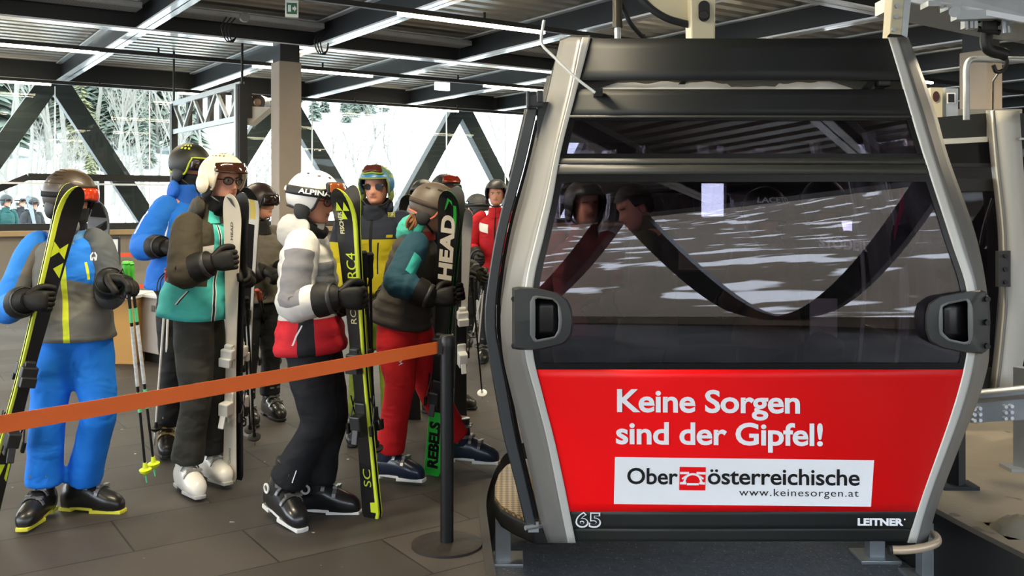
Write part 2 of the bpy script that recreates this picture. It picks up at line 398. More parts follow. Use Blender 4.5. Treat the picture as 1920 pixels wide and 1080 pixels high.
# roof beams
for v in (16.5, 11.1, 5.75, 0.4):
    mb = MB(); mb.ibeam(H(-10, v, 3.72), H(25, v, 3.72), .2, .34)
    lab = {16.5: 'eave beam running along the top of the back glazing', 11.1: 'dark main roof beam resting on the concrete column by the skiers',
           5.75: 'dark main roof beam above the right concrete column', 0.4: 'main roof beam overhead', -5.0: 'main roof beam behind the viewer'}[v]
    tag(mb.build('main_beam', [STEEL_D, STEEL_W], smooth=0), lab, 'beam')
for v0, v1, what in ((11.1, 16.5, 'between the back glazing and the column beam'), (5.75, 11.1, 'in the middle roof bay above the cabin'), (0.4, 5.75, 'in the nearest roof bay'), (-3.8, .4, 'behind the viewer')):
    for k in range(12):
        u = -1.65 + 2.1 * k
        mb = MB(); mb.ibeam(H(u, v0 + .04, 3.71), H(u, v1 - .04, 3.71), .17, .30)
        tag(mb.build('cross_beam', [STEEL_D, STEEL_W], smooth=0), 'dark grey cross beam with lower flange coloured as lit ' + what, 'beam', 'cross beams ' + what)
# cable trays along the column beam and slim rails with lamps
def perforated():
    m, t, b = _base('perforated_tray'); N = t.nodes.new; L = t.links.new
    tcn = N('ShaderNodeTexCoord'); mp = N('ShaderNodeMapping'); mp.inputs['Rotation'].default_value = (0, 0, -HROT); L(tcn.outputs['Object'], mp.inputs[0])
    br = N('ShaderNodeTexBrick'); br.inputs['Scale'].default_value = 1; br.inputs['Brick Width'].default_value = .06; br.inputs['Row Height'].default_value = .03; br.inputs['Mortar Size'].default_value = .008
    br.inputs['Color1'].default_value = srgb('3a3a3a'); br.inputs['Color2'].default_value = srgb('55565a'); br.inputs['Mortar'].default_value = srgb('9a9da0'); L(mp.outputs[0], br.inputs[0])
    L(br.outputs[0], b.inputs['Base Color']); b.inputs['Roughness'].default_value = .5; return m
PERF = perforated()
for k in range(8):
    u = -1.65 + 2.1*k
    mb = MB(); mb.box(H(u + 1.05, 10.72, 3.72), 1.86, .3, .015, (UU, VV, UP)); mb.box(H(u + 1.05, 10.58, 3.745), 1.86, .012, .06, (UU, VV, UP), mi=1)
    tag(mb.build('cable_tray', [PERF, GALV], smooth=0), 'perforated galvanised cable tray beside the main column beam', 'cable tray', 'cable trays along the column beam')
LED = emit('led_tube', 'fff0cc', 9.0)
RAILM = mat('rail_black', '1a1512', .5)
for v, lab in ((15.85, 'slim black lamp rail just inside the back glazing'), (12.2, 'slim black lamp rail crossing behind the concrete column'), (8.05, 'slim black lamp rail above the cabin'), (4.0, 'slim black lamp rail overhead')):
    mb = MB(); mb.beam(H(-8, v, 3.47), H(22, v, 3.47), .06, .05)
    for k in range(14): mb.beam(H(-8 + 2.2*k, v, 3.49), H(-8 + 2.2*k, v, 3.56), .02, .02, UU)
    tag(mb.build('lamp_rail', RAILM, smooth=0), lab, 'rail')
    for k in range(-1, 4):
        u0 = .55 + 3.66*k
        t = thing('tube_lamp', 'long warm tube lamp under the ' + lab, 'lamp', H(u0 + .87, v, 3.42), 'tube lamps under the ' + lab)
        mb = MB(); mb.beam(H(u0, v, 3.43), H(u0 + 1.75, v, 3.43), .045, .03); mb.build('diffuser', LED, t, smooth=0)
        if v > -3:
            al = bpy.data.lights.new('tube_light', 'AREA'); al.shape = 'RECTANGLE'; al.size = 1.7; al.size_y = .05; al.energy = 22 if v > 7 else 40; al.color = (1, .86, .62)
            ao = bpy.data.objects.new('tube_light', al); COL.objects.link(ao); ao.parent = t; ao.location = (0, 0, -.03); ao.rotation_euler = (0, 0, HROT)
# concrete columns
def column(u, v, s, label):
    t = thing('concrete_column', label, 'column', H(u, v, 0))
    mb = MB(); mb.box(H(u, v, 1.67), s, s, 3.34, (UU, VV, UP)); mb.build('shaft', CONC, t, smooth=0, bevel=.012)
    mb = MB(); mb.box(H(u, v, 3.445), s*.86, s*.86, .21, (UU, VV, UP)); mb.build('head_plate', STEEL_D, t, smooth=0)
column(4.25, 11.1, .29, 'square concrete column standing behind the skiers, left of the cabin')
column(10.56, 5.8, .33, 'square concrete column at the right behind the second cabin')
# exit signs
GREEN = mat('sign_green', '2f6b4c', .5)
t = thing('exit_sign', 'small hanging exit sign with green arrow pictogram at the top', 'sign', P(547, 17, 8.4))
ax = ((UU*.55 + VV*-.83).normalized())
f = V3((.25, -.97, 0)).normalized(); r = V3((f.y*-1, f.x, 0)).normalized(); r = -r if r.x < 0 else r
c = P(547, 17, 8.4)
mb = MB(); mb.box(c, .115, .05, .15, (r, f, UP)); mb.build('housing', mat('sign_white', 'eef2ee', .4), t, smooth=0)
mb = MB(); mb.box(c + f*.026, .09, .004, .10, (r, f, UP)); mb.build('panel', GREEN, t, smooth=0)
mb = MB(); q = c + f*.029
mb.prism([q + r*x + UP*z for x, z in ((.005,.012),(.022,.012),(.022,.03),(.042,.0),(.022,-.03),(.022,-.012),(.005,-.012))], f*.002)
mb.box(q - r*.02, .026, .003, .06, (r, f, UP)); mb.build('arrow', mat('sign_white', 'eef2ee', .4), t, smooth=0)
mb = MB(); mb.beam(c + UP*.075, V3((c.x, c.y, 3.9)), .015, .015, UU); mb.build('hanger', BLACK, t, smooth=0)
t = thing('emergency_light', 'small white box lamp hanging under the lamp rail behind the column', 'lamp', P(829, 162, 14.2))
c = P(829, 162, 14.2)
mb = MB(); mb.box(c, .24, .06, .12, (UU, VV, UP)); mb.build('housing', emit('sign_glow', 'f0f2f4', .6), t, smooth=0)
mb = MB(); mb.beam(c + UP*.06, V3((c.x, c.y, 3.47)), .1, .03, UU); mb.build('bracket', BLACK, t, smooth=0)
# cable loops on the beams
for (x, y, Y, lab) in ((425, 60, 10.6, 'black cable loop hanging below the main beam near the top left'), (598, 85, 11.3, 'coil of black cables hanging beside the column head')):
    c = P(x, y, Y); mb = MB()
    for k in range(3):
        mb.tube(cat_path([c + UP*.17 + UU*.05*k, c + UU*(.04*k - .06) + UP*.05, c - UP*.1 + UU*.03*k, c + UU*(.1) - UP*.06, c + UU*.12 + UP*.02*k], 5), .008, 6)
    tag(mb.build('cable_loop', BLACK), lab, 'cable')
mb = MB(); c = P(457, 33, 10.45); mb.tube([c, c + VV*-.05], .055, 14); tag(mb.build('smoke_detector', mat('dim_grey', '8b8d8d', .5)), 'round grey sensor on the cable tray at the top left', 'sensor')
# steel gantry frame behind the skiers
t = thing('gate_frame', 'grey steel gate frame with a lattice truss on top, left of the column', 'frame', P(455, 600, 11.7))
GA, GB = P(454, 158, 11.7), P(326, 200, 14.0)
GA2, GB2 = P(454, 221, 11.7), P(326, 252, 14.0); GB = V3((GB.x, GB.y, GA.z)); GB2 = V3((GB2.x, GB2.y, GA2.z))
gs = mat('frame_silver', 'a9adb0', .45, .3); gv = (GB - GA).normalized(); gn = gv.cross(UP)
for a, b in ((GA, GB), (GA2, GB2)):
    mb = MB(); mb.beam(a, b, .06, .07); mb.build('chord', gs, t, smooth=0)
for k in range(6):
    a = GA.lerp(GB, k/6); b = GA2.lerp(GB2, (k+1)/6) if k % 2 == 0 else GA2.lerp(GB2, k/6)
    a2 = GA.lerp(GB, (k+1)/6) if k % 2 else a
    mb = MB(); mb.beam(a2, b, .04, .04); mb.build('lattice_bar', gs, t, smooth=0)
    mb = MB(); mb.beam(GA.lerp(GB, k/6) + gn*.08, GA2.lerp(GB2, k/6) + gn*.08, .06, .1, gv); mb.build('lattice_plate', BLACK, t, smooth=0)
mb = MB(); mb.beam(V3((GA.x, GA.y, 0)), GA, .1, .1, gv); mb.build('post', STEEL_D, t, smooth=0)
mb = MB(); mb.beam(V3((GA.x - .07, GA.y, 0)), GA - V3((.07, 0, 0)), .05, .06, gv); mb.build('post', gs, t, smooth=0)
mb = MB(); mb.beam(V3((GB.x, GB.y, 0)), GB, .09, .09, gv); mb.build('post', STEEL_D, t, smooth=0)
for g in (GA, GB):
    mb = MB(); mb.beam(g, V3((g.x, g.y, 3.9)), .025, .025, gv); mb.build('hanging_rod', BLACK, t, smooth=0)
t = thing('wedge_shelf', 'pale wedge shaped bracket holding a dark drum beside the gate frame', 'bracket', P(485, 215, 11.9))
mb = MB(); mb.prism([P(464, 199, 11.75), P(507, 201, 11.75), P(468, 234, 11.75), P(464, 234, 11.75)], (0, .25, 0)); mb.build('bracket', mat('pale_beige', 'cfc9bb', .6), t, smooth=0)
t = thing('warning_drum', 'round dark brown drum lying on the pale wedge bracket', 'drum', P(483, 199, 11.8))
c = P(483, 192, 11.85); mb = MB(); mb.tube([c, c + V3((.02, .2, 0))], .1, 18); mb.build('body', mat('drum_brown', '3a2a22', .4), t)
mb = MB(); mb.ball(c, .05, .04, .05); mb.build('lens', mat('drum_lens', 'a98c74', .3), t)
# wooden crate and grey box with a lid by the back wall
WOOD = mat('pine_board', 'b98d4c', .7, 0, .15, 2.2, .1, 40, speck=('5a3c1e', 3.2, .71))
a, b, d = P(196, 683, 9.25), P(252, 684, 9.25), .66
t = thing('wooden_crate', 'pale wooden crate with knots standing behind the blue and grey skier', 'crate', (a+b)/2)
dx = (b - a).normalized(); dy = V3((-dx.y, dx.x, 0))
mb = MB(); mb.box((a+b)/2 + UP*.33 + dy*.25, (b-a).length, .5, .66, (dx, dy, UP)); mb.build('board', WOOD, t, smooth=0, bevel=.01)
mb = MB(); mb.box((a+b)/2 + UP*.675 + dy*.2, (b-a).length + .06, .62, .03, (dx, dy, UP)); mb.build('lid', mat('lid_white', 'd8d8d8', .4), t, smooth=0)
GBOX = mat('grey_card', '9c948c', .7)
a, b = P(257, 667, 9.5), P(318, 668, 9.1); a.z = b.z = .1
t = thing('grey_box', 'grey box with handling symbols on its side, right of the wooden crate', 'box', (a+b)/2)
dx = (b-a).normalized(); dy = V3((-dx.y, dx.x, 0))
mb = MB(); c = (a+b)/2 + dy*.25; mb.box(c + UP*.28, .6, .5, .56, (dx, dy, UP)); mb.build('body', GBOX, t, smooth=0, bevel=.008)
mb = MB(); mb.box(c + UP*.57, .64, .54, .025, (dx, dy, UP)); mb.build('lid', mat('lid_white', 'd8d8d8', .4), t, smooth=0)
mb = MB(); mb.box(c - UP*.05, .5, .4, .1, (dx, dy, UP)); mb.build('skid', BLACK, t, smooth=0)
mb = MB(); q = c - dy*.252 + UP*.45 + dx*.0
for k in range(4):
    o = q + dx*(.055*k)
    mb.box(o + UP*.03, .045, .002, .004, (dx, dy, UP)); mb.box(o - UP*.03, .045, .002, .004, (dx, dy, UP)); mb.box(o + dx*.022, .004, .002, .06, (dx, dy, UP)); mb.box(o - dx*.022, .004, .002, .06, (dx, dy, UP))
    if k == 0: mb.box(o, .008, .002, .05, (dx, dy, UP)); mb.box(o - UP*.018, .024, .002, .006, (dx, dy, UP))
    elif k == 1: mb.prism([o + dx*-.012 + UP*.02 - dy*.001, o + dx*.012 + UP*.02 - dy*.001, o + dx*.003 - dy*.001, o - dx*.003 - dy*.001], dy*.002); mb.box(o - UP*.012, .004, .002, .024, (dx, dy, UP))
    elif k == 2: mb.prism([o + dx*(.016*cos(pi*j/8)) + UP*(.016*sin(pi*j/8)) - dy*.001 for j in range(9)], dy*.002); mb.box(o - UP*.008, .003, .002, .024, (dx, dy, UP))
    else: mb.box(o + dx*.008, .005, .002, .045, (dx, dy, UP)); mb.box(o - dx*.008, .005, .002, .045, (dx, dy, UP))
mb.build('handling_symbols', BLACK, t, smooth=0)
# orange double belt barrier in front of the back wall
OR_ = cloth('orange_belt', 'e8562a', wrinkle=0, rough=.55, var=.03)
t = thing('queue_barrier', 'far queue barrier of two orange belts in front of the back wall', 'barrier', P(500, 590, 12.0))
a, b = P(497, 480, 12.2), P(120, 480, 12.2); a.z = .93; b.z = .93
for z in (.93, .52):
    mb = MB(); mb.beam(V3((a.x, a.y, z)), V3((b.x, b.y, z)), .006, .05); mb.build('belt', OR_, t, smooth=0)
for p in (a, b):
    mb = MB(); mb.tube([V3((p.x, p.y, .02)), V3((p.x, p.y, 1.0))], .03, 12); mb.tube([V3((p.x, p.y, 0)), V3((p.x, p.y, .025))], .18, 24); mb.build('post', BLACK, t)
# notice board with white sheet behind the crate
t = thing('notice_stand', 'small white notice in a black frame behind the wooden crate', 'sign', P(213, 560, 9.9))
c = P(212, 474, 9.9); mb = MB(); mb.box(c, .12, .02, .3); mb.build('sheet', mat('sign_white', 'eef2ee', .4), t, smooth=0)
mb = MB(); mb.box(c + UP*.16, .13, .03, .03); mb.box(c - UP*.16, .13, .03, .03); mb.box(c + V3((.065, 0, 0)), .015, .03, .33); mb.box(V3((c.x, c.y, .38)), .03, .03, .76); mb.build('frame', BLACK, t, smooth=0)
# belt barrier in the foreground
S0 = P(838, 1018, 4.35); S0.z = 0
t = thing('barrier_post', 'black barrier post on a round base in front of the skiers, left of the cabin', 'barrier post', S0)
mb = MB(); mb.tube([S0, S0 + UP*.012, S0 + UP*.02], [.165, .165, .13], 48); mb.build('base', mat('worn_base', '2b2622', .55, .3, .35, 12, .2, 30), t)
mb = MB(); mb.tube([S0 + UP*.015, S0 + UP*.93], .031, 28); mb.build('tube', mat('post_black', '0d0d0d', .35), t)
mb = MB(); mb.tube([S0 + UP*.93, S0 + UP*.972, S0 + UP*.98], [.034, .034, .028], 28); mb.box(S0 + UP*.93 + V3((-.03, -.01, 0)), .02, .03, .075); mb.build('head', mat('post_head', '191919', .4), t)
S1 = V3((-2.35, 1.95, 0))
a = S0 + V3((-.035, -.01, .925)); b = S1 + V3((.04, .03, .925))
mb = MB(); g = [[], []]
for k in range(25):
    q = a.lerp(b, k/24); q.z -= .012*sin(pi*k/24)
    g[0].append(q + UP*.028); g[1].append(q - UP*.028)
mb.grid(g); tag(mb.build('barrier_belt', cloth('belt_orange', 'ff7733', wrinkle=0.0, rough=.5, var=.03), solid=.002, smooth=0), 'orange webbing belt stretched across the foreground from the black post', 'belt')
t = copy_tree(t, S1, label='black barrier post at the far left end of the orange belt')
# ================================================================== outside
SNOW = mat('snow', 'eef1f4', .9, 0, .05, .4, .5, 1.2)
HILL2 = mat('patchy_meadow', '5d5342', .95, 0, .3, .3, speck=('e8ecf0', .28, .575))
def hz(u, v):
    d = max(0, v - 23)
    h = -0.5 + .2*min(d, 30) + .27*max(0, d - 30)*min(1, .75 + .02*u) + 1.1*noise.noise(V3((u*.06, v*.06, 0)))*min(1, d/12)
    return h
mb = MB(); mb.grid([[H(u, v, hz(u, v)) for u in range(-45, 190, 3)] for v in [17.2, 19, 21, 23, 25, 27, 30] + list(range(33, 170, 4))]); struct(mb.build('ground_snow', SNOW, origin=H(0, 20, 0), smooth=180))
def hz2(u, v):
    d = max(0, -7 - v); return -1.0 + .33*d + 3.0*noise.noise(V3((u*.03, v*.03, 4)))*min(1, d/15)
mb = MB(); mb.grid([[H(u, v, hz2(u, v)) for u in range(-120, 130, 4)] for v in [-4.2, -7, -11, -15] + list(range(-19, -150, -5))], flip=True); struct(mb.build('ground_meadow', HILL2, origin=H(0, -9, 0), smooth=180))
BARK = mat('hazed_bark', '7d776f', .9, 0, .2)  # distance haze put into the bark grey
NEED = mat('hazed_needles', '687063', .9, 0, .35, 1.5)  # needle colour lightened to stand for haze over the woods
NEED2 = mat('yellow_needles', '7b7a55', .9, 0, .3, 1.5)
def conifer(name, h, r, m, seed):
    rnd = random.Random(seed); mb = MB(); t = thing(name, '', 'tree', (0, 0, -300))
    O = V3((0, 0, -300))
    mb.tube([O, O + UP*h*.98], [.09*h/8, .01], 6); mb.build('trunk', BARK, t)
    mb = MB(); z = h*.12
    while z < h*.98:
        k = 1 - z/h; n = max(6, int(19*k**.5))
        for i in range(n):
            a = rnd.random()*2*pi; L = r*k*rnd.uniform(.7, 1.1) + .06; d = V3((cos(a), sin(a), 0)); s = V3((-d.y, d.x, 0))
            p = O + UP*(z + rnd.uniform(-.1, .1)); e = p + d*L - UP*(L*rnd.uniform(.25, .5)); w = L*.22; md = p.lerp(e, .55) - UP*.02
            mb.add([p, md + s*w, e, md - s*w, md + UP*.1*L], [(0, 1, 4), (1, 2, 4), (2, 3, 4), (3, 0, 4)])
        z += h*.026 + .03
    mb.build('foliage', m, t, smooth=0); return t
def bare_tree(h, seed, spread=.5, dens=5):
    rnd = random.Random(seed); t = thing('bare_tree', '', 'tree', (0, 0, -300)); O = V3((0, 0, -300)); mb = MB()
    def grow(p, d, L, r, lev):
        pts = [p]; q = p
        for k in range(4):
            d = (d + V3((rnd.uniform(-.14, .14), rnd.uniform(-.14, .14), rnd.uniform(-.02, .12)))).normalized(); q = q + d*L/4; pts.append(q)
        mb.tube(pts, [r*(1 - .18*i) for i in range(5)], 5 if lev == 0 else 3, cap=(False, False))
        if lev < 3:
            for k in range(dens if lev < 2 else 3):
                i = rnd.choice([1, 2, 3, 4]) if lev else rnd.choice([2, 3, 4]); a = rnd.random()*2*pi
                nd = (d*.75 + V3((cos(a), sin(a), rnd.uniform(0, .5)))*spread).normalized()
                grow(pts[i], nd, L*rnd.uniform(.4, .62), r*.45, lev + 1)
    grow(O, UP, h*.6, .012*h + .01, 0); mb.build('branches', BARK, t); return t
protos = {'c1': conifer('conifer', 10, 2.1, NEED, 1), 'c2': conifer('conifer', 7, 1.8, NEED2, 2), 'b1': bare_tree(7, 3), 'b2': bare_tree(4.5, 4, .7, 6), 'b3': bare_tree(9, 5, .4)}
LAB = {'c1': ('dark conifer with haze in its colour in the woods outside the back glazing', 'dark conifers outside'), 'c2': ('yellowish green conifer outside the back glazing', 'yellowish conifers outside'),
       'b1': ('slender bare tree on the snowy slope outside', 'slender bare trees outside'), 'b2': ('low bushy bare shrub on the snowy slope outside', 'bare shrubs outside'), 'b3': ('tall bare tree at the edge of the woods outside', 'tall bare trees outside')}
rnd = random.Random(11)
SPOTS = []
def plant(kind, px, v, sc=1.0):
    for tr in range(25):
        t_ = (px - 960)/FOC; Y = v/(.8236 - .5672*t_); q = V3((Y*t_, Y, 0)); gap = {'c': 1.9, 'b': 1.1}[kind[0]]*(1 if sc > .5 else .6)
        if all((q - a).length > min(gap, b) for a, b in SPOTS): break
        px += rnd.uniform(-14, 14); v += rnd.uniform(-2, 2.5)
    SPOTS.append((q, gap))
    t_ = (px - 960)/FOC; Y = v/(.8236 - .5672*t_); X = Y*t_; u = UU.x*X + UU.y*Y
    o = copy_tree(protos[kind], (X, Y, hz(u, v) - .1), rnd.random()*6, sc*rnd.uniform(.85, 1.15), *LAB[kind])
for k in range(125): plant('c1', rnd.uniform(-60, 345), rnd.uniform(44, 84), rnd.uniform(.5, .95))
for k in range(44): plant('b3', rnd.uniform(-40, 420), rnd.uniform(30, 70), .9)
plant('c2', 150, 40, .52); plant('c2', 172, 43, .42); plant('c1', 272, 40, .36); plant('c2', 186, 34, .26)
for k in range(24): plant('c1', rnd.uniform(556, 735), rnd.uniform(62, 76), .34)
for k in range(5): plant('c1', rnd.uniform(735, 830), rnd.uniform(70, 78), .2)
for x in (600, 640, 672, 690, 720, 742, 765, 800, 830, 925, 948, 470, 505, 985, 1090, 1120): plant('b1', x + rnd.uniform(-8, 8), rnd.uniform(30, 44), .62)
for k in range(38): plant('b2', rnd.choice([rnd.uniform(430, 520), rnd.uniform(560, 980), rnd.uniform(0, 300)]), rnd.uniform(26, 40), .6)
for k in range(10): plant('b1', rnd.uniform(190, 330), rnd.uniform(26, 36), .55)
for t in protos.values():
    for ch in list(t.children): bpy.data.objects.remove(ch)
    bpy.data.objects.remove(t)
# rail fence and snowy boulders on the slope
def onhill(px, v, dz=0):
    t_ = (px - 960)/FOC; Y = v/(.8236 - .5672*t_); X = Y*t_; u = UU.x*X + UU.y*Y; return V3((X, Y, hz(u, v) + dz))
FW = mat('weathered_wood', '8b8378', .9)
t = thing('rail_fence', 'weathered wooden rail fence on the snowy slope outside', 'fence', onhill(870, 30))
pts = [onhill(x, 30 + 1.4*sin(x*.02)) for x in range(560, 1080, 34)]
for p in pts:
    mb = MB(); mb.beam(p - UP*.3, p + UP*1.0, .1, .1, UU); mb.build('post', FW, t, smooth=0)
for dz in (.45, .9):
    mb = MB()
    for a, b in zip(pts, pts[1:]): mb.beam(a + UP*dz, b + UP*dz, .05, .09)
    mb.build('rail', FW, t, smooth=0)
mb = MB(); mb.ball((0, 0, -300), .55, .45, .35, seg=14, rg=9)
for v in mb.v: 
    q = v - V3((0, 0, -300)); v += q.normalized()*.14*noise.noise(q*3.1)
ro = mb.build('boulder', mat('snowy_rock', '8d9095', .95, 0, .3, 2, speck=('eef2f5', 1.6, .47)), origin=(0, 0, -300)); tag(ro, 'snow covered boulder below the rail fence outside', 'boulder', 'boulders below the fence')
BL = []
for k in range(26):
    for tr in range(40):
        p = onhill(rnd.uniform(750, 1000), rnd.uniform(21, 28.5), .1)
        if all((p - b).length > 1.05 for b in BL): break
    BL.append(p); copy_tree(ro, p, rnd.random()*6, rnd.uniform(.55, 1.0))
bpy.data.objects.remove(ro)
# pale banner fence by the woods
a, b = onhill(62, 31, .3), onhill(158, 31, .3)
mb = MB(); mb.prism([a, b, b + UP*.95, a + UP*.95], VV*.05); tag(mb.build('banner_fence', mat('pale_teal_cloth', 'c2d4d2', .7), smooth=0), 'pale greenish banner fence standing in the snow at the far left outside', 'fence')
# ================================================================== the cabin in front
YC = 4.15
def yprof(py): return 5.0e-5*(600 - py)**1.3 if py < 600 else .095*((py - 600)/430)**1.6
def yc(py): return YC + yprof(py)
def C(px, py, dy=0.0): return P(px, py, yc(py) + dy)
LO = [(60,1094),(72,1091),(160,1072.6),(288,1041),(368,1024),(440,1006),(535,985),(600,980.5),(658,984),(740,1004),(822,1025),(900,1041),(960,1053),(1015,1064),(1030,1067)]
LI = [(60,1110),(72,1107),(160,1084),(288,1051),(368,1037),(440,1021),(535,1000),(600,995),(658,999),(740,1017.5),(822,1038.7),(900,1056),(960,1068),(1015,1079),(1030,1082)]
LC = [(60,1054),(72,1051),(160,1031),(288,1001),(368,983),(440,964),(535,946),(600,938.5),(658,942),(740,959),(822,980),(900,997),(960,1009),(1015,1026),(1030,1030)]
RI = [(60,1662),(72,1666),(280,1728.6),(460,1787),(542,1813),(600,1820),(665,1813),(720,1801),(960,1720),(1022,1701),(1035,1697)]
RO = [(60,1679),(72,1683),(280,1746.8),(460,1803.6),(542,1828),(600,1835),(665,1828),(720,1817),(960,1734),(1022,1717),(1035,1713)]
RC = [(60,1699),(72,1704),(218,1757),(280,1774),(460,1834.7),(542,1850),(600,1856),(665,1855),(720,1844),(828,1803),(960,1754),(1022,1738),(1035,1734)]
CAB = thing('gondola_cabin', 'red and black gondola cabin with a large white slogan on its front, in the foreground', 'gondola', P(1400, 1018, 5.2))
CB = mat('cabin_black', '212322', .5, 0, .05, 1.5, spec=.35)
CBO = mat('cabin_olive', '43423c', .45, 0, .05)
SILV = mat('cabin_silver', '878683', .42, .45, .03, 2)
SILV2 = mat('cabin_silver_face', 'c9c8c0', .4, .25, .03, 2)
REDP = mat('ad_red', 'ee0d12', .4, 0, .02, 1.5, spec=.25)
WHITE = mat('print_white', 'f1f1f1', .45, 0, .02)
INK = mat('print_black', '0c0c0c', .45, 0, .02)
TINT = glass('cabin_glass', 'd0ccd4', 1.62); TINT2 = glass('second_cabin_glass', 'a09ca4', 1.25)
def rows(p0, p1, n): return [p0 + (p1-p0)*i/n for i in range(n+1)]
def pane(name, p0, p1, n, inset=0.0):
    mb = MB()
    for dy, fl in ((.006, True), (.011, False)):
        mb.grid([[C(lerp(interp(LI, q), interp(RI, q), k/6), q, dy) for k in range(7)] for q in rows(p0, p1, n)], flip=fl)
    return mb.build(name, TINT, CAB, smooth=180)
def panel(name, p0, p1, mats, dy=0.0, inset=0.0, n=8, th=.02, par=CAB, lo=LI, hi=RI, nx=2):
    mb = MB(); mb.grid([[C(lerp(interp(lo, q)+inset, interp(hi, q)-inset, k/nx), q, dy) for k in range(nx+1)] for q in rows(p0, p1, n)], flip=True)
    return mb.build(name, mats, par, smooth=180 if 'window' in name else 25, solid=th)
panel('roof_panel', 72, 150, CB, 0, 0, 4)
panel('header_panel', 167, 216, CB, 0, 0, 4)
panel('header_rim', 216, 220, CBO, -.004, 0, 2)
pane('upper_window', 220, 297, 10)
panel('cross_bar', 297, 307, CBO, 0, 0, 2); panel('cross_bar', 309, 326, CBO, -.002, 0, 2)
pane('main_window', 327, 693, 40)
ADP = panel('front_panel', 693, 959, REDP, 0, 0, 16)
SKIRT = panel('skirt_panel', 959, 990, CB, 0, 0, 4); panel('skirt_panel', 991.5, 1015, CB, .004, 0, 4)
mb = MB()
for q in (327, 220):
    e = 693 if q == 327 else 297
    for lo, s in ((LI, 1), (RI, -1)):
        mb.grid([[C(interp(lo, y) + s*(-1 + 13*k), y, .002) for k in (0, 1)] for y in rows(q, e, 20)], flip=s < 0)
for a, b in ((327, 341), (681, 693), (220, 226), (288, 297)):
    mb.grid([[C(lerp(interp(LI, y), interp(RI, y), k), y, .002) for k in (0, .5, 1)] for y in rows(a, b, 3)])
mb.build('window_border', mat('glass_border', '0c0c0d', .25), CAB, smooth=0)
# slot under the roof panel: dark recess with drifted snow
mb = MB(); mb.grid([[C(lerp(interp(LI, y), interp(RI, y), k), y, .12) for k in (0, .5, 1)] for y in rows(146, 170, 2)])
mb.grid([[C(lerp(interp(LI, 167), interp(RI, 167), k), 167, d) for k in (0, .5, 1)] for d in (0, .14)]); mb.build('slot_recess', mat('recess_grey', '5c5b57', .7), CAB, smooth=0)
g = []
for k in range(60):
    x = 1118 + (1600-1118)*k/59; h = 16*min(1, k/5, (59-k)/4)*(.78 + .4*noise.noise(V3((k*.22, 0, 2))))
    if 30 < k < 42: h *= .35
    g.append([C(x, 167.5, .0), C(x, 167 - h*.7, .03), C(x, 167 - h, .07), C(x, 167 - h*.9, .12)])
mb = MB(); mb.grid(g); mb.build('snow_drift', mat('old_snow', 'd9d6cf', .9, 0, .1, 20), CAB, smooth=180)
for x in (1276, 1630, 1655):
    mb = MB(); mb.prism([C(x-12, 166, .01), C(x+4, 166, .01), C(x+12, 152, .05), C(x+2, 152, .05)], (0, .03, 0)); mb.build('slot_clip', BLACK, CAB, smooth=0)
mb = MB(); mb.box(C(1655, 157, .04), .06, .06, .03); mb.build('slot_clip', BLACK, CAB, smooth=0, bevel=.008)
# corner pillars: pale front strip and wide chamfered face
PR = rows(70, 1018, 60)
for nm, a, b, da, db, m, sg in (('pillar_strip', LO, LI, .0, 0, SILV2, 1), ('pillar_strip', RI, RO, 0, .0, SILV2, 1), ('pillar_face', LC, LO, .19, .0, SILV, 1), ('pillar_face', RO, RC, .0, .19, SILV, 1)):
    mb = MB()
    mb.grid([[C(lerp(interp(a, y), interp(b, y), k), y, lerp(da, db, k) - .004) for k in (0, .25, .5, .75, 1)] for y in PR], flip=True)
    mb.build(nm, m, CAB, smooth=30, solid=.012)
# shell: world x of both flanks at each height, reused for the sides and back
def xl(py): return C(interp(LC, py), py, .19).x
def xr(py): return C(interp(RC, py), py, .19).x
def zc(py): return C(1400, py, .1).z
YB = YC + 2.15
def flank(f, p0, p1, y0, y1, name, m, th=.03, n=14):
    mb = MB(); mb.grid([[V3((f(q), lerp(yc(q) + y0, y1, k), zc(q))) for k in (0, 1)] for q in rows(p0, p1, n)], flip=(f is xr))
    return mb.build(name, m, CAB, smooth=60, solid=th)
flank(xr, 72, 215, .2, YB, 'side_panel', CB); flank(xr, 693, 1015, .2, YB, 'side_panel', CB); flank(xr, 215, 693, .22, YB-.1, 'side_window', TINT, .004)
flank(xl, 72, 200, .2, YB, 'side_panel', CB); flank(xl, 693, 1015, 1.55, YB, 'side_panel', CB); flank(xl, 215, 693, 1.55, YB-.1, 'side_window', TINT, .004)
for f in (xl, xr):
    s = -1 if f is xl else 1
    for y in ((YB-.06), (YB-.55)) if f is xl else (YB-.06, YC+1.15):
        mb = MB(); mb.rings([[V3((f(q)+dx*s, y+dy_, zc(q))) for dx, dy_ in ((-.03, -.04), (.02, -.04), (.02, .04), (-.03, .04))] for q in rows(72, 1015, 24)]); mb.build('side_post', SILV, CAB, smooth=50)
# back wall of the cabin with its own two windows
def back(p0, p1, name, m, dy=0, th=.02):
    mb = MB(); mb.grid([[V3((lerp(xl(q), xr(q), k), YB - yprof(q)*.6 + dy, zc(q))) for k in (0, .5, 1)] for q in rows(p0, p1, 8)])
    return mb.build(name, m, CAB, smooth=60, solid=th)
back(72, 216, 'back_panel', CB); back(216, 297, 'back_window', TINT, 0, .004); back(297, 326, 'back_panel', CBO); back(326, 600, 'back_window', TINT, 0, .004); back(600, 1015, 'back_panel', CB)
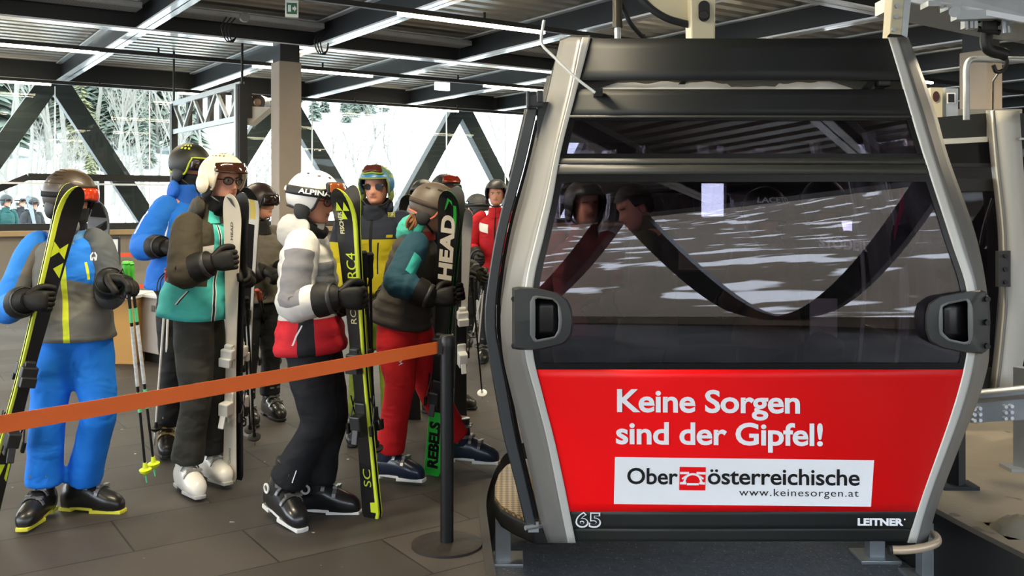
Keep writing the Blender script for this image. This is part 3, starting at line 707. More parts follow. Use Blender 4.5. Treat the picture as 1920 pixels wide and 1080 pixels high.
# roof and floor
mb = MB()
for q, th in ((84, .03), (214, .02)):
    z = zc(q); a, b = xl(q)+.06, xr(q)-.06; mb = MB(); mb.prism([V3((a, yc(q)+.2, z)), V3((b, yc(q)+.2, z)), V3((b, YB-.2, z)), V3((a, YB-.2, z))], (0, 0, -th)); mb.build('roof', CB, CAB, smooth=0)
z = zc(985); mb = MB(); mb.prism([V3((xl(985)+.03, YC+.34, z)), V3((xr(985)-.03, YC+.34, z)), V3((xr(985)-.03, YB-.1, z)), V3((xl(985)+.03, YB-.1, z))], (0, 0, -.05)); mb.build('cabin_floor', mat('cabin_floor_mat', '222222', .7), CAB, smooth=0)
CABFLOOR = z
# bench along the back and grab rails
mb = MB(); mb.box(V3((1.1, YB-.42, .52)), 1.6, .42, .07); mb.box(V3((1.1, YB-.25, .3)), 1.5, .06, .42); mb.build('bench', mat('seat_dark', '2a2b30', .6), CAB, smooth=0, bevel=.02)
mb = MB(); mb.box(V3((1.1, YB-.22, .92)), 1.6, .06, .5); mb.build('bench_back', mat('seat_dark', '2a2b30', .6), CAB, smooth=0, bevel=.02)
for x in (1590, 1660):
    mb = MB(); mb.tube(cat_path([P(x, 320, 4.75), P(x+22, 440, 4.68), P(x+30, 560, 4.66), P(x+20, 690, 4.68)], 6), .011, 8); mb.build('grab_rail', SILV, CAB)
# door leaf slid open along the left flank
DO = [(203, 987), (300, 964), (437, 930), (520, 916), (586, 908.5), (620, 909), (644, 913), (720, 927), (813, 944), (900, 966), (987, 987)]
DI = [(203, 1008), (300, 986), (437, 950), (520, 936), (586, 930), (620, 930), (644, 934), (720, 949), (813, 966), (900, 986), (987, 1006)]
mb = MB(); rs = []
for q in rows(203, 987, 40):
    a = P(interp(DO, q), q, 4.42); b = P(interp(DI, q), q, 4.42); rs.append([a, b, b + V3((0, .07, 0)), a + V3((0, .07, 0))])
mb.rings(rs); door = mb.build('door', mat('door_grey', '3c4043', .38, .2, .05, coat=.2), CAB, smooth=50, bevel=.006)
mb = MB(); mb.grid([[P(interp(DO, q), q, 4.42) + V3((.012, d, 0)) for d in (.07, .62)] for q in rows(330, 680, 16)], flip=True); mb.build('door_window', TINT, door, smooth=180, solid=.004)
for p0, p1 in ((203, 330), (680, 987)):
    mb = MB(); mb.grid([[P(interp(DO, q), q, 4.42) + V3((.012, d, 0)) for d in (.07, .62)] for q in rows(p0, p1, 8)], flip=True); mb.build('door_panel', CB, door, smooth=180, solid=.02)
mb = MB(); rs = []
for q in rows(225, 975, 40):
    b = P(interp(DI, q) + 1, q, 4.42); rs.append([b + V3((0, .01, 0)), b + V3((.016, .02, 0)), b + V3((.016, .06, 0)), b + V3((0, .06, 0))])
mb.rings(rs); mb.build('door_seal', RUBBER, door, smooth=50)
mb = MB(); mb.box(P(1003, 190, 4.4), .075, .05, .055); mb.box(P(990, 187, 4.4), .016, .06, .08); mb.box(P(1012, 182, 4.4), .03, .06, .06); mb.box(P(1024, 225, 4.46), .09, .05, .17); mb.build('door_hanger', mat('hanger_dark', '3a3c3e', .4, .3), CAB, smooth=0, bevel=.006)
mb = MB(); mb.box(P(1000, 985, 4.45), .05, .05, .05); mb.tube([P(985, 990, 4.4), P(1018, 985, 4.45)], .012, 8); mb.build('door_roller', GALV, CAB)
# corner brackets with a rounded opening
def bracket(outer, hole, dy, mirror):
    oc = V3((sum(p[0] for p in hole)/len(hole), sum(p[1] for p in hole)/len(hole), 0)); N_ = 56
    def cast(poly, a):
        d = (cos(a), sin(a)); best = 1e9
        for i in range(len(poly)):
            x0, y0 = poly[i][0]-oc.x, poly[i][1]-oc.y; x1, y1 = poly[(i+1) % len(poly)][0]-oc.x, poly[(i+1) % len(poly)][1]-oc.y
            ex, ey = x1-x0, y1-y0; den = d[0]*ey - d[1]*ex
            if abs(den) < 1e-9: continue
            t = (x0*ey - y0*ex)/den; s = (x0*d[1] - y0*d[0])/den
            if t > 0 and -1e-6 <= s <= 1+1e-6: best = min(best, t)
        return oc.x + d[0]*best, oc.y + d[1]*best
    def wrapd(x):      # follow the corner round to the flank
        e = (966 - x)/26 if not mirror else (x - 1838)/20
        return max(0, e)*.06
    o = [cast(outer, 2*pi*k/N_) for k in range(N_)]; h = [cast(hole, 2*pi*k/N_) for k in range(N_)]
    def pt(p, d, sh=0): return C(p[0], p[1], d + wrapd(p[0]))
    def mid(k, t): return (lerp(h[k][0], o[k][0], t), lerp(h[k][1], o[k][1], t))
    mb = MB()
    rs = [[pt(o[k], .0) for k in range(N_)], [pt(o[k], -.045) for k in range(N_)], [pt(mid(k, .88), -.06) for k in range(N_)], [pt(mid(k, .14), -.062) for k in range(N_)], [pt(h[k], -.052) for k in range(N_)], [pt(h[k], -.01) for k in range(N_)]]
    mb.rings(rs, (False, False))
    b = mb.build('corner_bracket', mat('bracket_grey', '303231', .45, 0, .05), CAB, smooth=38)
    mb = MB(); mb.rings([[pt(mid(k, -.02), -.063) for k in range(N_)], [pt(mid(k, .1), -.066) for k in range(N_)], [pt(mid(k, .22), -.063) for k in range(N_)]], (False, False)); mb.build('bracket_rim', mat('rim_grey', '6c6e6c', .4, .3), b, smooth=60)
    return b
bl = bracket([(960,536),(1007,540),(1045,549),(1064,562),(1072,580),(1075,604),(1072,628),(1058,645),(1011,656),(960,656)], [(1003,558),(1036,562),(1046,571),(1048,600),(1047,619),(1040,631),(1003,638)], 0, False)
br = bracket([(1846,543),(1800,548),(1762,555),(1741,569),(1735,588),(1735,620),(1742,640),(1766,653),(1800,660),(1846,664),(1855,650),(1857,600),(1855,558)], [(1767,575),(1778,570),(1812,563),(1815,568),(1816,640),(1808,642),(1780,636),(1767,624)], 0, True)
for par, x0, x1, y0, y1 in ((bl, 1000, 1050, 556, 641), (br, 1764, 1819, 561, 645)):
    mb = MB(); mb.grid([[C(x, y, -.012) for x in rows(x0, x1, 3)] for y in rows(y0, y1, 4)], flip=True); mb.build('shade_plate', mat('glass_border', '0c0c0d', .25), par, smooth=180, solid=.004)  # dark plate closes each opening, standing in for the darkness inside
for q in (560, 604, 648):
    for par, x in ((br, 1848), (bl, 964)):
        if par is bl and q == 604: continue
        mb = MB(); c = C(x, q, -.02 if par is br else -.03); mb.tube([c, c + V3((.0, -.022, 0))], [.014, .012], 14); mb.build('bolt', BLACK, par)
# bumper tube at the lower right corner and footboard at the left
mb = MB(); mb.tube(cat_path([C(1672, 1031, -.02), C(1700, 1031, -.035), C(1735, 1026, -.02), C(1757, 1016, .06), C(1752, 1003, .22), C(1735, 1000, .4)], 6), .019, 14); mb.build('bumper_tube', mat('champagne', 'b9a58a', .4, .3), CAB)
mb = MB(); c = C(1671, 1031, -.02); mb.tube([c + V3((-.012, 0, 0)), c + V3((.004, 0, 0))], .0195, 14); mb.build('bumper_cap', RUBBER, CAB)
def tread():
    m, t, b = _base('tread_plate'); N = t.nodes.new; L = t.links.new
    tcn = N('ShaderNodeTexCoord'); mp = N('ShaderNodeMapping'); mp.inputs['Rotation'].default_value = (0, 0, .78); L(tcn.outputs['Object'], mp.inputs[0])
    ck = N('ShaderNodeTexChecker'); ck.inputs['Scale'].default_value = 45; ck.inputs['Color1'].default_value = srgb('a48b5f'); ck.inputs['Color2'].default_value = srgb('5e4c33'); L(ck.outputs[0], b.inputs['Base Color']); L(mp.outputs[0], ck.inputs[0])
    bp = N('ShaderNodeBump'); bp.inputs['Strength'].default_value = .8; bp.inputs['Distance'].default_value = .01; L(ck.outputs[1], bp.inputs['Height']); L(bp.outputs[0], b.inputs['Normal'])
    b.inputs['Metallic'].default_value = .5; b.inputs['Roughness'].default_value = .4; return m
fb = [(1003, 978), (965, 962), (940, 948), (928, 930), (928, 910), (936, 888), (950, 872), (975, 862), (1003, 858)]
top = []
for x, y in fb:
    Y = 1.57*FOC/(y - HOR); top.append(V3(((x-960)/FOC*Y, Y, .02)))
top += [V3((.2, top[-1].y, .02)), V3((.2, top[0].y, .02))]
mb = MB(); mb.prism(top, (0, 0, -.02)); fbo = mb.build('footboard', tread(), CAB, smooth=0)
mb = MB(); ce = sum(top, V3((0,0,0)))/len(top); mb.prism([ce + (p-ce)*1.04 - UP*.018 for p in top], (0, 0, -.09)); mb.build('footboard_edge', RUBBER, fbo, smooth=0, bevel=.01)
# lettering and emblem on the front panel
def onad(x0, y0, x1, y1, slope=.0095, lift=-.003):     # box of the lettering in its panel: top-left to bottom-right
    return lambda u, v: C(lerp(x0, x1, u), lerp(y1, y0, v) + slope*(lerp(x0, x1, u) - x0), lift)
mb = MB(); text(mb, 'Keine Sorgen', onad(1157, 729, 1500, 786), .024, .97); mb.build('slogan_line', WHITE, ADP, smooth=0)
mb = MB(); text(mb, 'sind der Gipfel!', onad(1155, 790, 1543, 846), .024, .97); mb.build('slogan_line', WHITE, ADP, smooth=0)
mb = MB(); mb.prism([C(1153, 857, -.0015), C(1639, 863, -.0015), C(1633, 950, -.0015), C(1151, 945, -.0015)], (0, .001, 0)); sign = mb.build('sponsor_sign', WHITE, ADP, smooth=0)
mb = MB(); text(mb, 'Ober', onad(1176, 877, 1271, 908), .016, .98, 0); mb.build('sponsor_name', INK, sign, smooth=0)
mb = MB(); text(mb, 'österreichische', onad(1327, 877.5, 1612, 908.5), .016, .98); mb.build('sponsor_name', INK, sign, smooth=0)
mb = MB(); text(mb, 'www.keinesorgen.at', onad(1386, 916, 1610, 934), .0, 1.12); mb.build('web_address', INK, sign, smooth=0)
mb = MB(); mb.prism([C(1274.5, 875.5, -.003), C(1323.5, 876, -.003), C(1322.5, 919.5, -.003), C(1273.5, 919, -.003)], (0, .001, 0)); em = mb.build('emblem', REDP, sign, smooth=0)
mb = MB()
def band(pts, w, lift): 
    for (x0, y0), (x1, y1) in zip(pts, pts[1:]):
        d = math.hypot(x1-x0, y1-y0); nx, ny = -(y1-y0)/d*w/2, (x1-x0)/d*w/2
        mb.add([C(x0+nx, y0+ny, lift), C(x1+nx, y1+ny, lift), C(x1-nx, y1-ny, lift), C(x0-nx, y0-ny, lift)], [(0, 1, 2, 3)])
band([(1275, 887), (1292, 887)], 4.5, -.0045); band([(1306, 887), (1323, 887.5)], 4.5, -.0045); band([(1275, 906), (1287, 906)], 4.5, -.0045); band([(1311, 906), (1322, 906.5)], 4.5, -.0045)
arc = [(1299 + 14.5*cos(a), 900 - 11*sin(a)) for a in [pi*k/16 for k in range(17)]]
band(arc, 4.2, -.0045); band([(1284.5, 900), (1281, 907)], 4.2, -.0045); band([(1313.5, 900), (1317, 907)], 4.2, -.0045)
band([(1288, 908), (1310, 908)], 4, -.0045); band([(1279, 898), (1286, 893)], 3.4, -.0045); band([(1312, 893), (1319, 898)], 3.4, -.0045)
mb.build('chain_mark', WHITE, em, smooth=0)
mb = MB(); text(mb, '65', onad(1079, 959.5, 1127, 989.5, .009, -.003), .05, 1.05); num = mb.build('cabin_number', WHITE, SKIRT, smooth=0)
mb = MB(); text(mb, '65', onad(1082, 962.5, 1124, 986.5, .009, -.005), .012, 1.16); mb.build('number_fill', CB, num, smooth=0)
mb = MB(); text(mb, 'LEITNER', onad(1608, 971.5, 1694, 985.5, .006), .05, 1.02); mb.tube([C(1696.5, 974, -.003), C(1696.5, 974, -.004)], .0035, 10); mb.build('maker_lettering', WHITE, SKIRT, smooth=0)
# hanger arms, damper and antenna on the roof
HG = mat('hanger_beige', 'c3bb9f', .45, .25, .1, 5)
mb = MB(); mb.prism([P(1293, -60, 5.0), P(1342, -60, 5.0), P(1341, 76, 5.0), P(1296, 76, 5.0)], (0, .16, 0)); han = mb.build('hanger_plate', HG, CAB, smooth=0, bevel=.008)
mb = MB(); c = P(1320, 21, 4.995); s = .0285
mb.prism([c + V3((.03*cos(a), 0, .03*sin(a) + (.026 if sin(a) > 0 else -.026))) for a in [2*pi*k/28 for k in range(28)]], (0, -.006, 0)); mb.build('slot', BLACK, han, smooth=0)
mb = MB(); mb.tube([P(1320, 28, 4.99), P(1320, 28, 4.95)], [.024, .02], 18); mb.build('pin', BLACK, han)
arcp = [(1185, -30), (1200, -6), (1222, 16), (1250, 33), (1275, 41), (1296, 46)]
mb = MB(); mb.prism([P(x, y, 5.08) for x, y in arcp] + [P(1296, -60, 5.08), P(1185, -60, 5.08)], (0, .06, 0)); ha = mb.build('hanger_arm', HG, CAB, smooth=0)
mb = MB(); mb.tube([P(x, y + 1, 5.08) for x, y in cat_path([(x, y, 0) for x, y in arcp], 4)] if False else [P(p.x, p.y + 1, 5.08) for p in cat_path([(x, y, 0) for x, y in arcp], 5)], .02, 8); mb.build('arm_rim', STEEL_D, ha)
mb = MB(); mb.tube([P(1157, -40, 4.9), P(1158, 52, 4.9)], .025, 16); mb.tube([P(1157.5, 40, 4.9), P(1158, 52, 4.9)], .027, 16); da = mb.build('damper', mat('damper_bronze', '3d382c', .35, .5), CAB)
mb = MB(); mb.tube([P(1158, 50, 4.9), P(1158, 76, 4.9)], .017, 14); mb.build('damper_rod', GALV, da)
mb = MB(); mb.tube(cat_path([P(1166, 8, 4.92), P(1180, 40, 4.92), P(1196, 60, 4.94), P(1216, 80, 4.96)], 5), .012, 8); mb.build('hose', BLACK, CAB)
mb = MB(); mb.prism([P(1676, -40, 4.75), P(1709, -40, 4.75), P(1699, 72, 4.75), P(1668, 70, 4.75)], (0, .1, 0)); ra = mb.build('hanger_strut', HG, CAB, smooth=0, bevel=.006)
mb = MB(); mb.prism([P(1699, -40, 4.745), P(1712, -40, 4.745), P(1701, 72, 4.745), P(1690, 72, 4.745)], (0, .1, 0)); mb.build('strut_side', GALV, ra, smooth=0)
for x, y in ((1681, 12), (1679, 32), (1675, 56)):
    mb = MB(); c = P(x, y, 4.75); mb.tube([c, c + V3((0, -.012, 0))], .011, 10); mb.build('bolt', GALV, ra)
mb = MB(); mb.tube(cat_path([P(1020, 38, 4.28), P(1015, 70, 4.27), P(1018, 86, 4.26), P(1040, 108, 4.24), P(1080, 146, 4.2), P(1116, 174, 4.18)], 6), .007, 8); an = mb.build('antenna', mat('antenna_white', 'd4d6d6', .4, .2), CAB)
mb = MB(); mb.box(C(1121, 174, -.03), .038, .06, .035); mb.build('antenna_foot', BLACK, an, smooth=0)
mb = MB(); mb.prism([C(1668, 68, .02), C(1690, 70, .1), C(1704, 77, .19), C(1700, 78, .19), C(1664, 72, .0)], (0, 0, .012)); mb.build('pillar_cap', BLACK, CAB, smooth=0)
mb = MB(); mb.prism([C(1049, 77, .19), C(1070, 70, .1), C(1107, 70, .0), C(1105, 72, .0)], (0, .0, .008)); mb.build('pillar_cap', BLACK, CAB, smooth=0)
# ================================================================== things on the right
t = thing('gondola_cabin', 'second black gondola cabin waiting behind at the right edge', 'gondola', P(1880, 740, 6.8))
def Q(x, y, d=0): return P(x, y, 6.5 + d)
FL = [(207, 1848), (300, 1857), (460, 1872), (560, 1873), (640, 1866), (728, 1855)]
FR2 = [(207, 1860), (300, 1868), (460, 1883), (560, 1884), (640, 1878), (728, 1868)]
FRR = [(210, 1912), (300, 1918), (460, 1930), (560, 1932), (640, 1925), (728, 1910)]
for nm, a, b, da, db, m in (('pillar_strip', FL, FR2, .1, 0, SILV), ('pillar_face', FR2, FRR, 0, .02, SILV2)):
    mb = MB(); mb.grid([[Q(lerp(interp(a, y), interp(b, y), k), y, lerp(da, db, k)) for k in (0, .5, 1)] for y in rows(207, 728, 20)], flip=True); mb.build(nm, m, t, smooth=60, solid=.02)
def seg(name, poly, m, d=.1, dep=.05):
    mb = MB(); mb.prism([Q(x, y, d) for x, y in poly], (0, dep, 0)); return mb.build(name, m, t, smooth=0)
seg('roof_panel', [(1700, 225), (1850, 212), (1850, 262), (1700, 268)], mat('cabin_black', '2b2d2c')); seg('roof_panel', [(1910, 212), (2040, 222), (2040, 262), (1912, 258)], mat('cabin_black', '2b2d2c'), .02)
seg('trim_bar', [(1700, 264), (1852, 256), (1852, 266), (1700, 274)], SILV2, .09); seg('trim_bar', [(1912, 258), (2040, 260), (2040, 265), (1912, 262)], GALV, .0)
seg('upper_window', [(1700, 270), (1856, 266), (1858, 312), (1700, 312)], TINT2, .12, .006); seg('cross_bar', [(1700, 335), (1862, 335), (1864, 358), (1700, 358)], BLACK); seg('cross_bar', [(1700, 306), (1860, 306), (1861, 313), (1700, 313)], BLACK)
seg('side_window', [(1915, 262), (2040, 265), (2040, 700), (1912, 700)], TINT2, .03, .006)
seg('main_window', [(1700, 358), (1866, 358), (1874, 520), (1860, 700), (1700, 700)], TINT2, .12, .006)
seg('lower_panel', [(1760, 690), (1860, 690), (1855, 735), (1770, 735)], CB, .1); seg('lower_panel', [(1905, 690), (2040, 690), (2040, 740), (1900, 735)], CB, .03)
mb = MB(); mb.box(P(1905, 480, 7.9), 1.5, .08, 2.0); mb.build('back_wall', mat('cabin_dark', '17181a', .6), t, smooth=0)
mb = MB(); mb.tube(cat_path([Q(1838, 460, .25), Q(1846, 420, .22), Q(1861, 372, .2)], 5), .012, 8); mb.build('grab_rail', SILV, t)
h = seg('hinge_plate', [(1872, 471), (1895, 470), (1895, 538), (1872, 538)], mat('bracket_grey', '303231'), -.03, .04)
for y in (480, 505, 529):
    mb = MB(); c = Q(1885, y, -.03); mb.tube([c, c - V3((0, .015, 0))], .015, 12); mb.build('bolt', BLACK, h)
# galvanised guard rail, posts and track carrier
t = thing('guard_rail', 'galvanised guard rail with bolted plates in front of the second cabin', 'rail', P(1880, 780, 5.4))
mb = MB(); mb.beam(P(1815, 745, 5.5), P(2050, 722, 5.15), .08, .075); mb.build('rail_tube', GALV, t, bevel=.03, smooth=60)
mb = MB(); mb.beam(P(1815, 772, 5.55), P(2050, 757, 5.2), .015, .13); mb.build('splice_plate', GALV, t, smooth=0)
for x in (1824, 1834, 1882, 1893):
    for y in (765, 776, 787):
        mb = MB(); c = P(x, y - (x-1824)*.07, 5.53 - (x-1824)*.0015); mb.tube([c, c - V3((0, .03, 0))], .011, 8); mb.build('bolt', STEEL_W, t)
for x, yb in ((1793, 913), (1916, 880)):
    p = P(x, yb, 1.61*FOC/(yb - HOR)); p.z = -.02; mb = MB(); mb.beam(p, p + UP*.62, .07, .07, UU); mb.box(p + UP*.01, .2, .14, .02); mb.build('post', STEEL_D if x < 1850 else GALV, t, smooth=0)
for x, y, lab in ((943, 1052, 'galvanised support post under the footboard at the left of the cabin'), (1738, 1085, 'galvanised support post under the lower right corner of the red cabin'), (1640, 1046, 'short grey foot under the right half of the red cabin')):
    Y = 1.95*FOC/(y - HOR); p = P(x, y, Y); p.z = PITZ; mb = MB(); mb.beam(p, p + UP*.30, .085, .085, V3((0, 1, 0))); mb.box(p + UP*.01, .22, .2, .02)
    tag(mb.build('support_post', GALV, smooth=0, bevel=.004), lab, 'post')
t = thing('track_carrier', 'galvanised track beam with rollers and black hoses at the top right', 'conveyor', P(1850, 30, 5.6))
mb = MB(); mb.prism([P(1706, -30, 5.2), P(2000, -30, 5.0), P(2000, 48, 5.0), P(1920, 38, 5.05), P(1790, 12, 5.15), P(1706, -2, 5.2)], (0, .5, 0)); mb.build('beam', GALV, t, smooth=0)
mb = MB(); mb.beam(P(1700, -2, 5.18), P(2000, 52, 4.98), .03, .03); mb.build('flange', STEEL_W, t, smooth=0)
for k, (x, y) in enumerate(((1745, 10), (1782, 16), (1860, 30), (1900, 42))):
    mb = MB(); mb.box(P(x, y, 5.12), .07, .1, .03); mb.build('clamp', GALV, t, smooth=0)
mb = MB(); mb.beam(P(1788, 30, 5.1), P(1866, 28, 5.1), .07, .05); mb.tube([P(1790, 22, 5.05), P(1790, 22, 5.15)], .03, 14); mb.build('cross_arm', GALV, t, smooth=40)
for y in (40, 57):
    mb = MB(); mb.tube([P(1832, y-3, 5.2), P(1874, y+4, 5.2)], .016, 10); mb.build('roller', BLACK, t)
mb = MB(); mb.box(P(1852, 49, 5.2), .09, .06, .06); mb.build('bearing_block', BLACK, t, smooth=0, bevel=.01)
for x in (1808, 1818, 1826):
    mb = MB(); mb.box(P(x, 44, 5.15), .018, .05, .06); mb.build('plate', GALV, t, smooth=0)
for x in (1882, 1889):
    mb = MB(); mb.tube([P(x, 34, 5.15), P(x+3, 62, 5.15)], .014, 8); mb.build('bolt_stack', GALV, t)
mb = MB(); mb.tube(cat_path([P(1850, 58, 5.3), P(1849, 78, 5.3), P(1853, 91, 5.3), P(1864, 97, 5.3), P(1878, 100, 5.3), P(1887, 104, 5.3)], 6), .034, 12); mb.tube(cat_path([P(1884, 104, 5.32), P(1888, 118, 5.32), P(1880, 132, 5.34), P(1868, 134, 5.34), P(1862, 122, 5.34)], 6), .012, 8); mb.build('hose', BLACK, t)
mb = MB(); mb.tube([P(1874, 134, 5.34), P(1862, 152, 6.6), P(1861, 250, 7.2)], .007, 6); mb.build('thin_cable', GALV, t)
mb = MB(); mb.tube(cat_path([P(1812, 225, 6.1), P(1812, 160, 6.1), P(1812, 128, 6.1), P(1818, 114, 6.1), P(1832, 111, 6.1), P(1880, 112, 6.05), P(1990, 114, 6.0)], 6), .021, 12)
tag(mb.build('steel_pipe', GALV), 'bent grey steel pipe in front of the right concrete column', 'pipe')
t = thing('control_box', 'yellowish steel box with a dark red opening above the second cabin', 'box', P(1757, 205, 7.4))
mb = MB(); mb.prism([P(1745, 164, 7.4), P(1767, 164, 7.4), P(1767, 222, 7.4), P(1748, 222, 7.4)], (0, .3, 0)); mb.build('housing', HG, t, smooth=0)
mb = MB(); c = P(1755, 181, 7.39); mb.prism([c + V3((.026*cos(a), 0, .042*sin(a))) for a in [2*pi*k/20 for k in range(20)]], (0, -.005, 0)); mb.build('opening', mat('dark_red', '3c1512', .5), t, smooth=0)
t = thing('terminal_box', 'galvanised box with a small square window beside the yellowish steel box', 'box', P(1782, 205, 7.4))
mb = MB(); mb.prism([P(1773, 165, 7.45), P(1797, 166, 7.45), P(1796, 222, 7.45), P(1774, 222, 7.45)], (0, .25, 0)); mb.build('housing', GALV, t, smooth=0)
mb = MB(); mb.box(P(1783, 184, 7.44), .065, .02, .085); mb.build('window_frame', STEEL_W, t, smooth=0); mb = MB(); mb.box(P(1783, 184, 7.43), .045, .02, .065); mb.build('pane', BLACK, t, smooth=0)
mb = MB(); mb.box(P(1800, 240, 8.4), .9, .4, .3); mb.box(P(1790, 500, 8.4), .8, .1, 2.0); tag(mb.build('plinth_block', mat('grey_machine', '6a6a66', .7), smooth=0), 'grey machine block carrying the boxes behind the second cabin', 'block')
# crumpled grey tarp on the dusty floor
c = P(1912, 990, 4.6); c.z = -.02; mb = MB(); g = []
for i in range(13):
    r = []
    for j in range(13):
        x, y = (i-6)/6, (j-6)/6; d = max(0, 1 - (x*x + y*y)); r.append(c + V3((x*.12, y*.12, .07*d**.6 + .025*d*noise.noise(V3((i*.7, j*.7, 0))))))
    g.append(r)
mb.grid(g, flip=True); tag(mb.build('crumpled_tarp', mat('dusty_tarp', '6b6557', .9, 0, .2), smooth=25), 'crumpled dusty sheet lying on the floor at the lower right edge', 'sheet')
# ================================================================== people: builders
SKIN = mat('skin', 'c98d74', .5, 0, .06, 12, .05, 300, spec=.4)
LIPS = mat('lips', 'ad6a58', .45, 0, .05)
BROW = mat('eyebrow', '7a5a48', .8)
HEADT = [(.120,.004,.004,.012),(.113,.038,.042,.052),(.095,.058,.066,.078),(.065,.071,.084,.096),(.03,.076,.091,.101),(.0,.0755,.089,.1),(-.03,.073,.089,.093),(-.055,.068,.088,.08),(-.075,.062,.0875,.066),(-.092,.054,.085,.056),(-.106,.044,.078,.05),(-.116,.034,.058,.05)]
def head_rings(c, f, up, seg=40):
    f = f.normalized(); up = (up - f*up.dot(f)).normalized(); r = f.cross(up)
    zs = [t[0] for t in HEADT]; fine = []
    for i in range(len(HEADT)-1):
        for k in range(3): fine.append(lerp(zs[i], zs[i+1], k/3))
    fine.append(zs[-1]); T = list(reversed(HEADT)); rs = []; info = []
    tw = [(t[0], t[1]) for t in T]; tf = [(t[0], t[2]) for t in T]; tb = [(t[0], t[3]) for t in T]
    for z in fine:
        w, fr, bk = interp(tw, z), interp(tf, z), interp(tb, z); ring = []
        for j in range(seg):
            a = 2*pi*j/seg; ca, sa = cos(a), sin(a)     # a = 0 faces forward
            x = w*sa*(abs(sa)**-.12 if abs(sa) > .05 else 1); y = (fr if ca > 0 else bk)*ca
            aa = (a + pi) % (2*pi) - pi
            nose = (0.026*min(1, max(0, (.012 - z)/.05)) if z > -.040 else .026*max(0, 1 - (-.040 - z)/.014)) if z < .012 else 0
            y += nose*math.exp(-(aa/.15)**2)
            for s in (-.4, .4): y -= .011*math.exp(-((aa - s)/.19)**2 - ((z - .002)/.014)**2)
            y += .005*math.exp(-(aa/.55)**2 - ((z - .026)/.012)**2)
            y += .006*math.exp(-(aa/.3)**2 - ((z + .062)/.009)**2) - .004*math.exp(-(aa/.3)**2 - ((z + .076)/.006)**2) + .006*math.exp(-(aa/.3)**2 - ((z + .095)/.012)**2)
            ring.append(c + r*(-x) + f*y + up*z)        # winding: walk right to left
        rs.append(ring)
    return rs, fine, (f, up, r)
def oval(c, lat, fwd, hw, hd, seg, p=2.4, hb=None):
    out = []
    for j in range(seg):
        a = 2*pi*j/seg; ca, sa = cos(a), sin(a)
        x = abs(sa)**(2/p)*(1 if sa > 0 else -1); y = abs(ca)**(2/p)*(1 if ca > 0 else -1)
        out.append(c - lat*(x*hw) + fwd*(y*(hd if y > 0 else (hb or hd))))
    return out
class Person: pass
def person(label, J, F, look=None, tilt=None, group=None, skin=SKIN, name='person', sc=1.0):
    """J: joints in world space. F: where the chest faces. Returns the body; clothing is added by the functions below."""
    p = Person(); p.J = J; p.F = F.normalized(); p.look = (look or F).normalized(); p.sc = sc
    p.lat_s = (J['shR'] - J['shL']).normalized(); p.lat_h = p.F.cross(UP).normalized()
    p.up = (J['neck'] - J['pel']).normalized()
    p.hup = tilt.normalized() if tilt else UP
    ground = V3(((J['anR'].x + J['anL'].x)/2, (J['anR'].y + J['anL'].y)/2, min(J['anR'].z, J['anL'].z) - .09)); p.ground = ground
    mb = MB(); hr, zs, fr = head_rings(J['head'], p.look, p.hup); p.hf, p.hu, p.hr = fr
    n = len(hr); nb = J['neck']; hc = J['head']
    base = hc - p.hu*.125 - p.hf*.022
    rs = list(hr) + [oval(base, p.hr, p.hf, .052, .05, 40, 2, .055), oval(base.lerp(nb, .6), (p.hr + p.lat_s).normalized(), (p.hf + p.F).normalized(), .054, .054, 40, 2)]
    fs = (p.F - p.up*p.F.dot(p.up)).normalized()
    for t, hw, hd in ((0, .09, .065), (.08, .14, .085), (.3, .155, .1), (.6, .135, .095), (.85, .15, .1), (1.05, .13, .1), (1.18, .06, .06)):
        rs.append(oval(nb.lerp(J['pel'], t), p.lat_s.lerp(p.lat_h, t).normalized(), fs, hw*sc, hd*sc, 40, 2.2))
    def mi(i, j):
        if i >= n - 1: return 0
        z = zs[i]; a = (2*pi*(j + .5)/40 + pi) % (2*pi) - pi
        if -.068 < z <= -.055 and abs(a) < .27: return 1
        if .018 < z <= .027 and .2 < abs(a) < .55: return 2
        return 0
    mb.rings(rs, (True, True), True, mi, flip=True)
    for s in 'RL':                                         # limbs grow from inside the trunk
        mb.tube([nb.lerp(J['sh'+s], .6), J['sh'+s], J['el'+s], J['wr'+s]], [.05, .048, .038, .028], 10)
        mb.tube([J['pel'], J['hip'+s], J['kn'+s], J['an'+s]], [.07, .07, .05, .036], 10)
    for s in (-1, 1):                                      # ears
        e = hc + p.hr*(s*.076) - p.hf*.012 - p.hu*.012; mb.ball(e, .007, .018, .03, (p.hr, p.hf, p.hu), 10, 6)
    o = mb.build(name, [skin, LIPS, BROW], None, ground, smooth=180); p.o = o
    tag(o, label, 'person', group)
    return p
def eyes(p):
    for s in (-1, 1):
        mb = MB(); c = p.J['head'] + p.hr*(s*.031) + p.hf*.074 + p.hu*.002; mb.ball(c, .012, .012, .009, (p.hr, p.hf, p.hu), 12, 8); e = mb.build('eye', mat('eye_white', 'd9d2c8', .3), p.o)
        mb = MB(); mb.ball(c + p.hf*.008, .006, .006, .006, (p.hr, p.hf, p.hu), 10, 6); mb.build('iris', mat('eye_dark', '2a221c', .2), e)
